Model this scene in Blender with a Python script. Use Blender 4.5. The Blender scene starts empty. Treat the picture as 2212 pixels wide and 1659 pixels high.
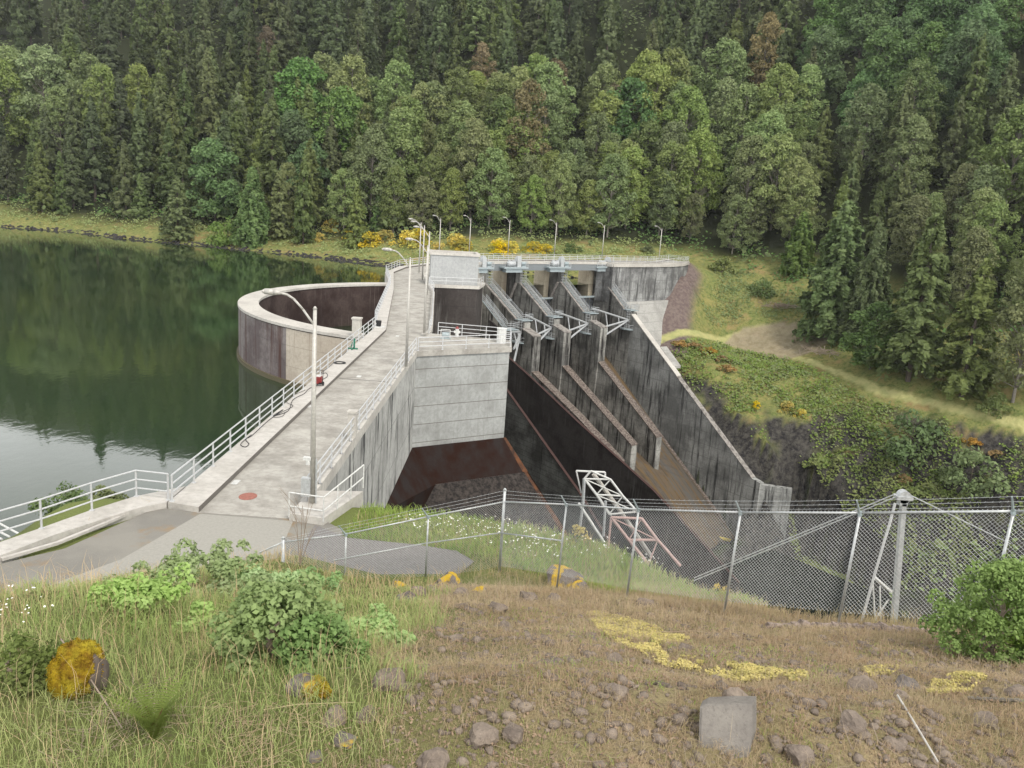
import bpy, math, random
import numpy as np
from mathutils import Vector, Matrix
random.seed(7); RNG = np.random.default_rng(7)
sc = bpy.context.scene
COL = sc.collection

# ------------------------------------------------------------------ camera
W, H, F = 2212.0, 1659.0, 1790.0          # measuring frame of the photograph
PITCH, ROLL, EZ = math.radians(12.5), math.radians(3.9), 12.3
fw = np.array([0, math.cos(PITCH), -math.sin(PITCH)])
up0 = np.array([0, math.sin(PITCH), math.cos(PITCH)]); rt0 = np.array([1., 0, 0])
rt = math.cos(ROLL) * rt0 + math.sin(ROLL) * up0
upv = -math.sin(ROLL) * rt0 + math.cos(ROLL) * up0
cam = bpy.data.cameras.new('camera'); co = bpy.data.objects.new('camera', cam); COL.objects.link(co)
cam.sensor_width = 36; cam.lens = 36 * F / W; cam.clip_end = 4000; cam.clip_start = 0.05
co.matrix_world = Matrix(((rt[0], upv[0], -fw[0], 0), (rt[1], upv[1], -fw[1], 0), (rt[2], upv[2], -fw[2], EZ), (0, 0, 0, 1)))
sc.camera = co

# ------------------------------------------------------------------ sky, sun, exposure
SUN_EL, SUN_AZ = math.radians(52), math.radians(150)     # azimuth measured clockwise from +y
wd = bpy.data.worlds.new('World'); sc.world = wd; wd.use_nodes = True
nt = wd.node_tree; nt.nodes.clear()
sky = nt.nodes.new('ShaderNodeTexSky'); sky.sky_type = 'NISHITA'; sky.sun_disc = False
sky.sun_elevation = SUN_EL; sky.sun_rotation = SUN_AZ; sky.air_density = 1.0; sky.dust_density = 6.0; sky.ozone_density = 1.0
hs = nt.nodes.new('ShaderNodeHueSaturation'); hs.inputs['Saturation'].default_value = 0.38
bg = nt.nodes.new('ShaderNodeBackground'); bg.inputs[1].default_value = 0.14
wo = nt.nodes.new('ShaderNodeOutputWorld')
cm = nt.nodes.new('ShaderNodeMix'); cm.data_type = 'RGBA'; cm.inputs[7].default_value = (12.0, 12.0, 11.9, 1)
tcw = nt.nodes.new('ShaderNodeTexCoord'); nzw = nt.nodes.new('ShaderNodeTexNoise'); nzw.inputs['Scale'].default_value = 2.2; nzw.inputs['Detail'].default_value = 5
mrw = nt.nodes.new('ShaderNodeMapRange'); mrw.inputs[1].default_value = .3; mrw.inputs[2].default_value = .7; mrw.inputs[3].default_value = .45; mrw.inputs[4].default_value = .95
nt.links.new(tcw.outputs['Generated'], nzw.inputs['Vector']); nt.links.new(nzw.outputs['Fac'], mrw.inputs[0]); nt.links.new(mrw.outputs[0], cm.inputs[0])
nt.links.new(sky.outputs[0], hs.inputs['Color']); nt.links.new(hs.outputs[0], cm.inputs[6])
sx = nt.nodes.new('ShaderNodeSeparateXYZ'); gr = nt.nodes.new('ShaderNodeMapRange'); vs = nt.nodes.new('ShaderNodeVectorMath'); vs.operation = 'SCALE'
for i_, v_ in enumerate((.08, .6, 2.5, .72)): gr.inputs[i_ + 1].default_value = v_
nt.links.new(tcw.outputs['Generated'], sx.inputs[0]); nt.links.new(sx.outputs[2], gr.inputs[0]); nt.links.new(cm.outputs[2], vs.inputs[0]); nt.links.new(gr.outputs[0], vs.inputs['Scale']); nt.links.new(vs.outputs[0], bg.inputs[0]); nt.links.new(bg.outputs[0], wo.inputs[0])
sl = bpy.data.lights.new('sun', 'SUN'); sl.energy = 2.6; sl.angle = math.radians(10); sl.color = (1, .94, .84)
so = bpy.data.objects.new('sun', sl); COL.objects.link(so)
sd = Vector((math.sin(SUN_AZ) * math.cos(SUN_EL), math.cos(SUN_AZ) * math.cos(SUN_EL), math.sin(SUN_EL)))
so.rotation_euler = sd.to_track_quat('Z', 'Y').to_euler()
sc.view_settings.view_transform = 'Standard'; sc.view_settings.look = 'None'
sc.view_settings.exposure = 0.02; sc.view_settings.gamma = 1; sc.view_settings.use_curve_mapping = False

# ------------------------------------------------------------------ measuring helpers
def ray(x, y): return fw + rt * (x - W / 2) / F - upv * (y - H / 2) / F
def atz(x, y, z):
    d = ray(x, y); return np.array([0, 0, EZ]) + d * ((z - EZ) / d[2])
def aty(x, y, Y):
    d = ray(x, y); return np.array([0, 0, EZ]) + d * (Y / d[1])
def atplane(x, y, o, n):
    d = ray(x, y); o = np.array(o, float); n = np.array(n, float)
    return np.array([0, 0, EZ]) + d * (((o - [0, 0, EZ]) @ n) / (d @ n))
r1 = lambda u, v: (486.8 + .2641 * u, 428.4 + .2641 * v)
r2 = lambda u, v: (856.8 + .15845 * u, 428.4 + .15845 * v)
r3 = lambda u, v: (993.1 + .2377 * u, 525.8 + .2377 * v)
r4 = lambda u, v: (292.1 + .2641 * u, 681.5 + .2641 * v)
r5 = lambda u, v: (827.6 + .2641 * u, 681.5 + .2641 * v)
r7 = lambda u, v: (584.2 + .3081 * u, 973.6 + .3081 * v)
r8 = lambda u, v: (1168.3 + .2641 * u, 973.6 + .2641 * v)
s1 = lambda u, v: (.3081 * u, 973.6 + .3081 * v)
s5 = lambda u, v: (1655 + .264 * u, 973.6 + .264 * v)

# ------------------------------------------------------------------ materials
class NT:
    def __init__(s, name, rough=.85, spec=.3):
        m = bpy.data.materials.new(name); m.use_nodes = True; s.m = m; s.t = m.node_tree
        s.b = s.t.nodes['Principled BSDF']; s.b.inputs['Roughness'].default_value = rough
        s.b.inputs['Specular IOR Level'].default_value = spec
        g = s.t.nodes.new('ShaderNodeNewGeometry'); s.pos = g.outputs['Position']; s.nor = g.outputs['Normal']
    def l(s, a, b): s.t.links.new(a, b)
    def node(s, k, **kw):
        n = s.t.nodes.new(k)
        for a, v in kw.items(): setattr(n, a, v)
        return n
    def setin(s, sock, v):
        if hasattr(v, 'is_linked') or hasattr(v, 'links'): s.l(v, sock)
        else: sock.default_value = v
    def scale(s, v, sc3):
        n = s.node('ShaderNodeVectorMath', operation='MULTIPLY'); s.l(v, n.inputs[0]); n.inputs[1].default_value = sc3; return n.outputs[0]
    def noise(s, sc_=1., det=4., vec=None, rough=.6, sc3=None):
        v = vec or s.pos
        if sc3: v = s.scale(v, sc3)
        n = s.node('ShaderNodeTexNoise'); s.l(v, n.inputs['Vector']); n.inputs['Scale'].default_value = sc_
        n.inputs['Detail'].default_value = det; n.inputs['Roughness'].default_value = rough; return n.outputs['Fac']
    def ramp(s, f, a, b, lo=0., hi=1.):
        n = s.node('ShaderNodeMapRange'); s.l(f, n.inputs[0])
        for i, v in enumerate((a, b, lo, hi)): n.inputs[i + 1].default_value = v
        return n.outputs[0]
    def mix(s, f, a, b, mode='MIX'):
        n = s.node('ShaderNodeMix', data_type='RGBA', blend_type=mode)
        s.setin(n.inputs[0], f)
        for k, v in ((6, a), (7, b)):
            if isinstance(v, tuple): n.inputs[k].default_value = (*v[:3], 1)
            else: s.l(v, n.inputs[k])
        return n.outputs[2]
    def math(s, op, a, b=0.):
        n = s.node('ShaderNodeMath', operation=op); s.setin(n.inputs[0], a); s.setin(n.inputs[1], b); return n.outputs[0]
    def sep(s, v=None):
        n = s.node('ShaderNodeSeparateXYZ'); s.l(v or s.pos, n.inputs[0]); return n.outputs
    def attr(s, nm):
        n = s.node('ShaderNodeAttribute', attribute_name=nm); return n.outputs['Fac']
    def bump(s, h, st=.3, d=.05):
        n = s.node('ShaderNodeBump'); n.inputs['Strength'].default_value = st; n.inputs['Distance'].default_value = d
        s.l(h, n.inputs['Height']); s.l(n.outputs[0], s.b.inputs['Normal'])
    def col(s, c):
        if isinstance(c, tuple): s.b.inputs['Base Color'].default_value = (*c, 1)
        else: s.l(c, s.b.inputs['Base Color'])
        return s.m

def plain(name, c, rough=.6, metal=0., var=.25, spec=.4):
    n = NT(name, rough, spec); n.b.inputs['Metallic'].default_value = metal
    d = tuple(x * (1 - var) for x in c)
    return n.col(n.mix(n.ramp(n.noise(9., 3), .35, .65), c, d))

def concrete(name, light, dark, amt=(.45, .62), streak=(.5, .7), streakcol=(.03, .03, .03), pour=1.5, line=.03, linecol=None, vert=None, bump=.25, zscale=.07, blotch=.25, pink=None, fine=1.0):
    n = NT(name, .9, .2)
    c = n.mix(n.ramp(n.noise(blotch, 5, rough=.65), *amt), light, dark)
    c = n.mix(n.ramp(n.noise(3.5 * fine, 5, rough=.7), .42, .72, 0, .45), c, tuple(x * .55 for x in dark))
    z = n.sep()[2]
    if pink: # the pour bands differ a little in colour
        band = n.math('FLOOR', n.math('DIVIDE', z, pour)); wn = n.node('ShaderNodeTexWhiteNoise', noise_dimensions='1D'); n.l(band, wn.inputs['W'])
        c = n.mix(n.ramp(wn.outputs[0], .55, .9, 0, .8), c, pink)
    st = n.ramp(n.noise(1.2, 4, sc3=(1, 1, zscale), rough=.7), *streak)
    c = n.mix(st, c, streakcol)
    fs = n.ramp(n.noise(4.5, 3, sc3=(1, 1, zscale * .6), rough=.7), .6, .75, 0, .6)
    c = n.mix(fs, c, streakcol)
    if pour:
        fr = n.math('FRACT', n.math('DIVIDE', z, pour))
        ln = n.math('LESS_THAN', fr, line / pour)
        c = n.mix(n.math('MULTIPLY', ln, .7), c, linecol or tuple(x * .35 for x in light))
    if vert:
        x, y, _ = n.sep()
        q = n.math('FRACT', n.math('DIVIDE', n.math('ADD', n.math('MULTIPLY', x, vert[0]), n.math('MULTIPLY', y, vert[1])), vert[2]))
        c = n.mix(n.math('MULTIPLY', n.math('LESS_THAN', q, .05 / vert[2]), .55), c, tuple(x * .3 for x in light))
    n.bump(n.noise(14, 5), bump, .02)
    return n.col(c)

M = {}
M['deck'] = concrete('deck_concrete', (.42, .405, .37), (.27, .255, .23), amt=(.38, .66), streak=(.66, .85), streakcol=(.3, .28, .25), pour=None, blotch=.7)
M['coping'] = concrete('coping_concrete', (.50, .48, .44), (.40, .38, .35), streak=(.66, .85), streakcol=(.25, .22, .2), pour=None)
M['walk'] = concrete('walkway_concrete', (.50, .48, .45), (.42, .40, .37), streak=(.7, .9), streakcol=(.3, .28, .25), pour=None, blotch=.7)
M['tower'] = concrete('tower_concrete', (.35, .36, .35), (.27, .275, .265), streak=(.58, .85), streakcol=(.2, .2, .19), pour=1.55, line=.06, linecol=(.08, .065, .055), pink=(.37, .315, .295), blotch=.4)
M['box'] = concrete('block_concrete', (.37, .38, .38), (.31, .32, .32), streak=(.62, .85), streakcol=(.2, .2, .2), pour=None)
M['sidewall'] = concrete('side_wall_concrete', (.42, .42, .40), (.30, .30, .285), streak=(.52, .66), streakcol=(.055, .055, .055), pour=3.0, line=.06, vert=(0, 1, 6.), zscale=.18)
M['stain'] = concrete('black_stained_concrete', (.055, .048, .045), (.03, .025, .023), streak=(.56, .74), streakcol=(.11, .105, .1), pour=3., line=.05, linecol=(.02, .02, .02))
M['brick'] = concrete('grey_stained_wall', (.17, .175, .17), (.06, .058, .056), amt=(.42, .62), streak=(.57, .75), streakcol=(.02, .02, .02), pour=.8, line=.06, linecol=(.03, .03, .03), vert=(.6, -.79, 1.6))
M['pier'] = concrete('stained_pier_concrete', (.33, .325, .30), (.12, .118, .11), amt=(.42, .6), streak=(.49, .62), streakcol=(.022, .02, .019), pour=2.4, line=.10, vert=(.6, -.79, 3.3), blotch=.2)
M['cream'] = concrete('cream_pier_concrete', (.50, .44, .33), (.40, .34, .25), streak=(.62, .8), streakcol=(.12, .09, .07), pour=2.4)
M['piertop'] = concrete('pier_top_concrete', (.30, .28, .26), (.13, .12, .11), streak=(.6, .8), streakcol=(.05, .05, .05), pour=None, blotch=1.5, fine=2.)
M['divtop'] = concrete('speckled_top_concrete', (.24, .21, .18), (.07, .05, .045), amt=(.35, .6), streak=(.6, .8), streakcol=(.05, .04, .04), pour=None, blotch=3., fine=2.)
M['train'] = concrete('training_wall_concrete', (.34, .345, .33), (.15, .152, .146), amt=(.42, .6), streak=(.51, .66), streakcol=(.03, .03, .03), pour=2.6, line=.10, vert=(.6, -.79, 4.), blotch=.12)
M['arch'] = concrete('arch_wall_concrete', (.33, .335, .33), (.13, .13, .13), amt=(.4, .6), streak=(.5, .66), streakcol=(.05, .05, .05), pour=2.1, line=.10, vert=(.75, .66, 2.6))
M['archlow'] = concrete('pale_lower_concrete', (.36, .355, .335), (.27, .265, .25), streak=(.6, .85), streakcol=(.17, .17, .16), pour=1.9, line=.10, linecol=(.2, .2, .19))
M['basin'] = concrete('basin_outer_concrete', (.22, .20, .195), (.12, .10, .10), amt=(.42, .6), streak=(.5, .66), streakcol=(.07, .035, .028), pour=1.9, zscale=.05)
M['basincream'] = concrete('basin_cream_concrete', (.48, .43, .36), (.40, .35, .29), streak=(.6, .85), streakcol=(.2, .16, .12), pour=1.9, zscale=.05)
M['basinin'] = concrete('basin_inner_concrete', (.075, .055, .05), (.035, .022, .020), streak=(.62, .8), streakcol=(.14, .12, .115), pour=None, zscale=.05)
n = NT('rust_brown_apron', .95, .08)
c = n.mix(n.ramp(n.noise(.6, 5), .4, .62), (.022, .010, .007), (.026, .021, .020))
c = n.mix(n.ramp(n.noise(7, 6, rough=.8), .5, .75, 0, .6), c, (.014, .009, .008)); n.bump(n.noise(12, 5), .5, .03); M['apron'] = n.col(c)
n = NT('orange_algae', .8, .3); c = n.mix(n.ramp(n.noise(1.5, 5), .4, .62), (.11, .042, .015), (.03, .015, .01)); M['orange'] = n.col(c)
n = NT('grey_apron', .95, .08); c = n.mix(n.ramp(n.noise(2.5, 6, rough=.8), .42, .62), (.018, .016, .016), (.065, .056, .05)); n.bump(n.noise(9, 5), .5, .03); M['apronlow'] = n.col(c)
# spillway floor: rusty bands running downstream
TH = math.radians(38); DS = np.array([math.sin(TH), -math.cos(TH), 0]); TN = np.array([math.cos(TH), math.sin(TH), 0])
O4 = atz(*r3(1340, 170), 0)
n = NT('spillway_floor', .6, .4)
x, y, _ = n.sep(); tt = n.math('ADD', n.math('MULTIPLY', x, float(TN[0])), n.math('MULTIPLY', y, float(TN[1])))
cv = n.node('ShaderNodeCombineXYZ'); n.l(tt, cv.inputs[0]); n.l(n.math('MULTIPLY', n.noise(.2, 2), 1.5), cv.inputs[1])
f1 = n.noise(1.1, 4, vec=cv.outputs[0], rough=.7)
c = n.mix(n.ramp(f1, .42, .58), (.085, .08, .073), (.12, .075, .03)); c = n.mix(n.ramp(n.noise(2.3, 3, vec=cv.outputs[0]), .52, .68), c, (.03, .022, .018))
M['chute'] = n.col(c)
M['galv'] = plain('galvanised_steel', (.50, .52, .53), .45, .35)
M['paintrail'] = plain('pale_painted_steel', (.52, .53, .54), .5, .1, .15)
M['bluegrey'] = plain('blue_grey_steel', (.36, .42, .44), .5, .2)
M['lamp'] = plain('lamp_post_aluminium', (.47, .455, .42), .5, .2, .2)
M['white'] = plain('white_paint', (.62, .625, .61), .6)
M['pink'] = plain('faded_red_primer', (.50, .34, .31), .7)
M['black'] = plain('black_rubber', (.018, .018, .02), .6)
M['red'] = plain('red_paint', (.22, .03, .03), .45)
M['orangered'] = plain('rust_plate', (.32, .13, .10), .8)
M['green'] = plain('green_paint', (.02, .16, .10), .5)
M['yellow'] = plain('yellow_paint', (.6, .48, .1), .6)
M['wood'] = plain('dead_twig', (.30, .24, .19), .9)
M['bark'] = plain('bark', (.10, .08, .065), .95)
M['barkpale'] = plain('pale_bark', (.20, .18, .15), .95)
M['winddark'] = plain('vent_dark', (.05, .05, .05), .6)
M['log'] = plain('rotten_log', (.36, .29, .25), .95, var=.65)

def leafmat(name, c1, c2, c3=None, hue=.016, trans=.35):
    n = NT(name, .7, .25)
    oi = n.node('ShaderNodeObjectInfo'); tc = n.node('ShaderNodeTexCoord')
    f = n.noise(.45, 3, vec=tc.outputs['Object'], rough=.6)
    c = n.mix(n.ramp(f, .38, .62), c1, c2)
    c = n.mix(n.ramp(n.noise(2.2, 2, vec=tc.outputs['Object']), .45, .75, 0, .6), c, c3 or tuple(x * .5 for x in c2))
    h = n.node('ShaderNodeHueSaturation'); n.l(c, h.inputs['Color'])
    n.l(n.ramp(oi.outputs['Random'], 0, 1, .5 - hue, .5 + hue), h.inputs['Hue'])
    rv = n.math('FRACT', n.math('MULTIPLY', oi.outputs['Random'], 7.31)); n.l(n.ramp(rv, 0, 1, .72, 1.22), h.inputs['Value'])
    n.l(n.ramp(n.math('FRACT', n.math('MULTIPLY', oi.outputs['Random'], 3.7)), 0, 1, .8, 1.1), h.inputs['Saturation'])
    n.col(h.outputs[0])
    if trans:
        tr = n.node('ShaderNodeBsdfTranslucent'); n.l(h.outputs[0], tr.inputs[0]); mx = n.node('ShaderNodeMixShader'); mx.inputs[0].default_value = trans
        out = n.t.nodes['Material Output']; n.l(n.b.outputs[0], mx.inputs[1]); n.l(tr.outputs[0], mx.inputs[2]); n.l(mx.outputs[0], out.inputs[0])
    return n.m
M['l_dark'] = leafmat('dark_fir_needles', (.105, .14, .06), (.145, .185, .075))
M['l_mid'] = leafmat('hemlock_needles', (.135, .175, .065), (.19, .235, .085))
M['l_cedar'] = leafmat('cedar_sprays', (.12, .19, .055), (.18, .25, .08))
M['l_alder'] = leafmat('alder_leaves', (.195, .255, .085), (.26, .31, .115), (.12, .165, .055), hue=.022)
M['l_maple'] = leafmat('maple_leaves', (.11, .19, .065), (.16, .25, .085))
M['l_brown'] = leafmat('brownish_catkin_leaves', (.22, .175, .09), (.27, .22, .12), (.12, .11, .05))
M['l_bright'] = leafmat('bright_young_leaves', (.26, .38, .07), (.33, .45, .10), (.15, .23, .05))
M['l_shrub'] = leafmat('broad_green_leaves', (.20, .33, .09), (.28, .42, .16), (.10, .17, .05), trans=.35)
M['l_bank'] = leafmat('bank_bramble_leaves', (.15, .21, .055), (.22, .27, .08), (.08, .11, .03))
M['l_pale'] = leafmat('pale_soft_leaves', (.30, .44, .15), (.38, .50, .22), (.16, .26, .08))
M['l_yellow'] = leafmat('yellow_broom_flowers', (.70, .50, .03), (.28, .30, .06), (.55, .40, .03), hue=.004, trans=.15)
M['l_orange'] = leafmat('orange_dry_fern', (.42, .25, .07), (.30, .22, .07), hue=.005)
M['l_ivy'] = leafmat('hanging_creeper', (.16, .21, .05), (.23, .26, .08), (.07, .10, .03))
M['l_rust'] = leafmat('rusty_fern_frond', (.16, .06, .03), (.2, .09, .04))
M['g_green'] = leafmat('green_grass_blades', (.32, .43, .10), (.44, .50, .17), (.19, .28, .07), trans=.4)
M['g_dry'] = leafmat('dry_grass_blades', (.52, .37, .19), (.62, .47, .26), (.33, .36, .13), trans=.4)
M['g_straw'] = leafmat('straw_stalks', (.45, .36, .22), (.5, .4, .26), (.35, .25, .15), trans=.2)
M['petal'] = plain('daisy_petals', (.85, .85, .8), .6, var=.05)
n = NT('moss', .95, .1); c = n.mix(n.ramp(n.noise(9, 5), .4, .65), (.30, .21, .015), (.13, .065, .012)); c = n.mix(n.ramp(n.noise(3.5, 3), .48, .66), c, (.36, .29, .03)); n.bump(n.noise(60, 4), .8, .02); M['moss'] = n.col(c)
def rockmat(name, a, b, lich=None):
    n = NT(name, .9, .25); c = n.mix(n.ramp(n.noise(3, 6, rough=.7), .38, .65), a, b)
    c = n.mix(n.ramp(n.noise(25, 4), .55, .75, 0, .5), c, tuple(x * .5 for x in b))
    if lich:
        nz = n.sep(n.nor)[2]; f = n.math('MULTIPLY', n.ramp(n.noise(2.2, 3), .5, .56), n.ramp(nz, .1, .6)); c = n.mix(f, c, lich)
    n.bump(n.noise(18, 6), .7, .04); return n.col(c)
M['rock'] = rockmat('grey_brown_rock', (.25, .205, .165), (.13, .105, .088))
M['rockgrey'] = rockmat('flat_grey_rock', (.20, .185, .165), (.15, .137, .125))
M['rockmoss'] = rockmat('mossy_rock', (.19, .17, .155), (.10, .085, .08), (.45, .30, .03))
M['cliff'] = rockmat('cliff_rock', (.05, .045, .045), (.022, .02, .021))

n = NT('lake_water', .04, .5)
n.b.inputs['IOR'].default_value = 1.4
n.col(n.mix(n.ramp(n.noise(.03, 2), .4, .6), (.018, .034, .016), (.028, .042, .018)))
wv = n.noise(1.1, 3, sc3=(1, .6, 1)); n.bump(wv, .09, .06); M['water'] = n.m

# ------------------------------------------------------------------ mesh builder
class MB:
    def __init__(s): s.v = []; s.f = []
    def poly(s, pts):
        b = len(s.v); s.v += [tuple(map(float, p)) for p in pts]; s.f.append(tuple(range(b, b + len(pts)))); return s
    def prism(s, pts, off):
        n_ = len(pts); b = len(s.v); off = np.array(off, float)
        s.v += [tuple(map(float, p)) for p in pts] + [tuple(map(float, np.array(p, float) + off)) for p in pts]
        s.f.append(tuple(range(b, b + n_))); s.f.append(tuple(range(b + 2 * n_ - 1, b + n_ - 1, -1)))
        for i in range(n_):
            j = (i + 1) % n_; s.f.append((b + i, b + n_ + i, b + n_ + j, b + j))
        return s
    def box(s, c, sz, ax=None):
        c = np.array(c, float); A = np.eye(3) if ax is None else np.array(ax, float)
        h = np.array(sz, float) / 2; b = len(s.v)
        for dz in (-1, 1):
            for dx, dy in ((-1, -1), (1, -1), (1, 1), (-1, 1)):
                s.v.append(tuple(c + A[0] * dx * h[0] + A[1] * dy * h[1] + A[2] * dz * h[2]))
        for q in ((3, 2, 1, 0), (4, 5, 6, 7), (0, 1, 5, 4), (1, 2, 6, 5), (2, 3, 7, 6), (3, 0, 4, 7)): s.f.append(tuple(b + i for i in q))
        return s
    def tube(s, a, b_, r, n_=8, r2=None, cap=True):
        a = np.array(a, float); b_ = np.array(b_, float); d = b_ - a; L = np.linalg.norm(d)
        if L < 1e-6: return s
        d /= L; u = np.cross(d, [0, 0, 1.] if abs(d[2]) < .9 else [1., 0, 0]); u /= np.linalg.norm(u); w = np.cross(d, u)
        k = len(s.v); r2 = r if r2 is None else r2
        for p, rr in ((a, r), (b_, r2)):
            for i in range(n_):
                t = 2 * math.pi * i / n_; s.v.append(tuple(p + (u * math.cos(t) + w * math.sin(t)) * rr))
        for i in range(n_):
            j = (i + 1) % n_; s.f.append((k + i, k + j, k + n_ + j, k + n_ + i))
        if cap: s.f.append(tuple(range(k + n_ - 1, k - 1, -1))); s.f.append(tuple(range(k + n_, k + 2 * n_)))
        return s
    def path(s, pts, r, n_=8):
        for i in range(len(pts) - 1): s.tube(pts[i], pts[i + 1], r, n_)
        return s
    def build(s, name, mat, parent=None, smooth=False):
        me = bpy.data.meshes.new(name); org = np.array(parent['_o']) if parent is not None else np.zeros(3)
        me.from_pydata([tuple(np.array(p) - org) for p in s.v], [], s.f); me.update()
        return link(name, me, mat, parent, smooth)
def link(name, me, mat, parent=None, smooth=False):
    o = bpy.data.objects.new(name, me); COL.objects.link(o)
    for m_ in (mat if isinstance(mat, (list, tuple)) else [mat]): me.materials.append(m_)
    if smooth: me.polygons.foreach_set('use_smooth', [True] * len(me.polygons))
    if parent is not None:
        o.parent = parent; o['_o'] = parent['_o']
    else: o['_o'] = (0., 0., 0.)
    return o
def npmesh(name, V, Fc):
    me = bpy.data.meshes.new(name); V = np.asarray(V, np.float32); Fc = np.asarray(Fc, np.int32); k = Fc.shape[1]
    me.vertices.add(len(V)); me.vertices.foreach_set('co', V.ravel()); me.loops.add(Fc.size); me.loops.foreach_set('vertex_index', Fc.ravel())
    me.polygons.add(len(Fc)); me.polygons.foreach_set('loop_start', np.arange(0, Fc.size, k, dtype=np.int32))
    me.polygons.foreach_set('loop_total', np.full(len(Fc), k, np.int32)); me.update(calc_edges=True); me.validate(); return me
def thing(name, label, cat, loc=(0, 0, 0), group=None):
    o = bpy.data.objects.new(name, None); COL.objects.link(o); o.empty_display_size = .2
    o.location = tuple(map(float, loc)); o['_o'] = tuple(map(float, loc)); return tag(o, label, cat, group)
def tag(o, label=None, cat=None, group=None, kind=None):
    if label: o['label'] = label
    if cat: o['category'] = cat
    if group: o['group'] = group
    if kind: o['kind'] = kind
    return o
def struct(o): o['kind'] = 'structure'; return o
def dup(root, loc, rotz=None, scale=None, label=None, group=None):
    c = root.copy(); COL.objects.link(c); c.location = tuple(map(float, loc))
    if rotz is not None: c.rotation_euler.z = rotz
    if scale is not None: c.scale = scale
    if label: c['label'] = label
    if group: c['group'] = group
    for ch in kids.get(root.name, []):
        d = ch.copy(); COL.objects.link(d); d.parent = c
        for g in kids.get(ch.name, []):
            e = g.copy(); COL.objects.link(e); e.parent = d
    return c
kids = {}
def reg(root, ch): kids.setdefault(root.name, []).append(ch); return ch

# ------------------------------------------------------------------ terrain
def seg_dist(P, poly, closed=True):
    n_ = len(poly); best = np.full(len(P), 1e9)
    for i in range(n_ if closed else n_ - 1):
        a = np.array(poly[i]); b = np.array(poly[(i + 1) % n_]); ab = b - a
        t = np.clip(((P - a) @ ab) / (ab @ ab), 0, 1); q = a + t[:, None] * ab
        best = np.minimum(best, np.hypot(*(P - q).T))
    return best
def inside(P, poly):
    r = np.zeros(len(P), bool); n_ = len(poly)
    for i in range(n_):
        x1, y1 = poly[i]; x2, y2 = poly[(i + 1) % n_]
        if y1 == y2: continue
        c_ = ((y1 > P[:, 1]) != (y2 > P[:, 1])) & (P[:, 0] < (x2 - x1) * (P[:, 1] - y1) / (y2 - y1) + x1); r ^= c_
    return r
def vnoise(x, y, s_, seed=0):       # cheap smooth value noise
    x = np.asarray(x) * s_ + seed * 17.3; y = np.asarray(y) * s_ + seed * 9.1
    xi = np.floor(x); yi = np.floor(y); fx = x - xi; fy = y - yi; fx = fx * fx * (3 - 2 * fx); fy = fy * fy * (3 - 2 * fy)
    h = lambda a, b: np.modf(np.abs(np.sin(a * 127.1 + b * 311.7 + seed * 3.3) * 43758.5453))[0]
    return (h(xi, yi) * (1 - fx) + h(xi + 1, yi) * fx) * (1 - fy) + (h(xi, yi + 1) * (1 - fx) + h(xi + 1, yi + 1) * fx) * fy - .5
G = [(-70, -12), (-45, 0), (-30, 10), (-21.5, 19.5), (-18.6, 24), (-16.9, 27.5), (-15.3, 30.6), (-14, 31.8), (-7.2, 31.6), (-5.2, 32), (-1, 31.6), (2, 30.6), (4, 29.8), (6.6, 26.6), (7.2, 24), (7.4, 21.4), (8.2, 19.4), (10.2, 18.7), (14, 18.2), (25, 17.5), (45, 16), (70, 10), (70, -12)]
def gz(x, y, rough=True):
    x = np.atleast_1d(np.asarray(x, float)); y = np.atleast_1d(np.asarray(y, float))
    foot = np.interp(x, [-45, -30, -20, -14.6, -12.5, -10, -7, -4, 0, 8, 40], [0, 7.5, 14, 19.2, 22.4, 24.6, 26.4, 25.4, 26, 26, 26])
    a = .42 * (foot - y); z = -.34 + np.log1p(np.exp(np.clip(a * 4, -30, 30))) / 4
    P = np.stack([x, y], 1); ins = inside(P, G); d = seg_dist(P, G); d = np.where(ins, 0, d)
    z -= d * np.where(x < -10, .62, 1.25)
    if rough:
        amp = np.clip((z + .25) / .5, 0, 1)
        z = z + amp * (vnoise(x, y, .5, 1) * .25 + vnoise(x, y, 1.7, 2) * .10 + vnoise(x, y, 5, 3) * .05) + np.clip(d, 0, 4) * vnoise(x, y, .3, 4) * .8
    return z
def g1(x, y): return float(gz(x, y)[0])
def ongr(px, py):                     # march a view ray to the near ground
    for tries in range(60):
        d = ray(px, py); ts = np.arange(2.5, 42, .12); Pm = np.array([0, 0, EZ]) + ts[:, None] * d
        b = Pm[:, 2] < gz(Pm[:, 0], Pm[:, 1])
        if b.any(): break
        py += 3
    k = int(np.argmax(b)); lo, hi = ts[max(k - 1, 0)], ts[k]
    for _ in range(2):
        tt = np.linspace(lo, hi, 9); Pm = np.array([0, 0, EZ]) + tt[:, None] * d; b = Pm[:, 2] < gz(Pm[:, 0], Pm[:, 1]); k = int(np.argmax(b)) if b.any() else 8; lo, hi = tt[max(k - 1, 0)], tt[k]
    return np.array([0, 0, EZ]) + d * hi
def gridmesh(name, xs, ys, zf):
    X, Y = np.meshgrid(xs, ys); Z = zf(X.ravel(), Y.ravel()); V = np.stack([X.ravel(), Y.ravel(), Z], 1); nx = len(xs); ny = len(ys)
    i, j = np.meshgrid(np.arange(nx - 1), np.arange(ny - 1)); a = (j * nx + i).ravel()
    return npmesh(name, V, np.stack([a, a + 1, a + nx + 1, a + nx], 1)), V
xs = np.concatenate([np.arange(-70, -16, 1.), np.arange(-16, 16, .16), np.arange(16, 71, 1.)]); ys = np.concatenate([np.arange(-8, 3, .5), np.arange(3, 34, .16), np.arange(34, 78, 1.)])
me, V = gridmesh('ground', xs, ys, gz)
n = NT('dry_ground', .95, .1)
c = n.mix(n.ramp(n.noise(1.3, 6, rough=.7), .38, .62), (.31, .24, .145), (.23, .215, .10))
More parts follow.
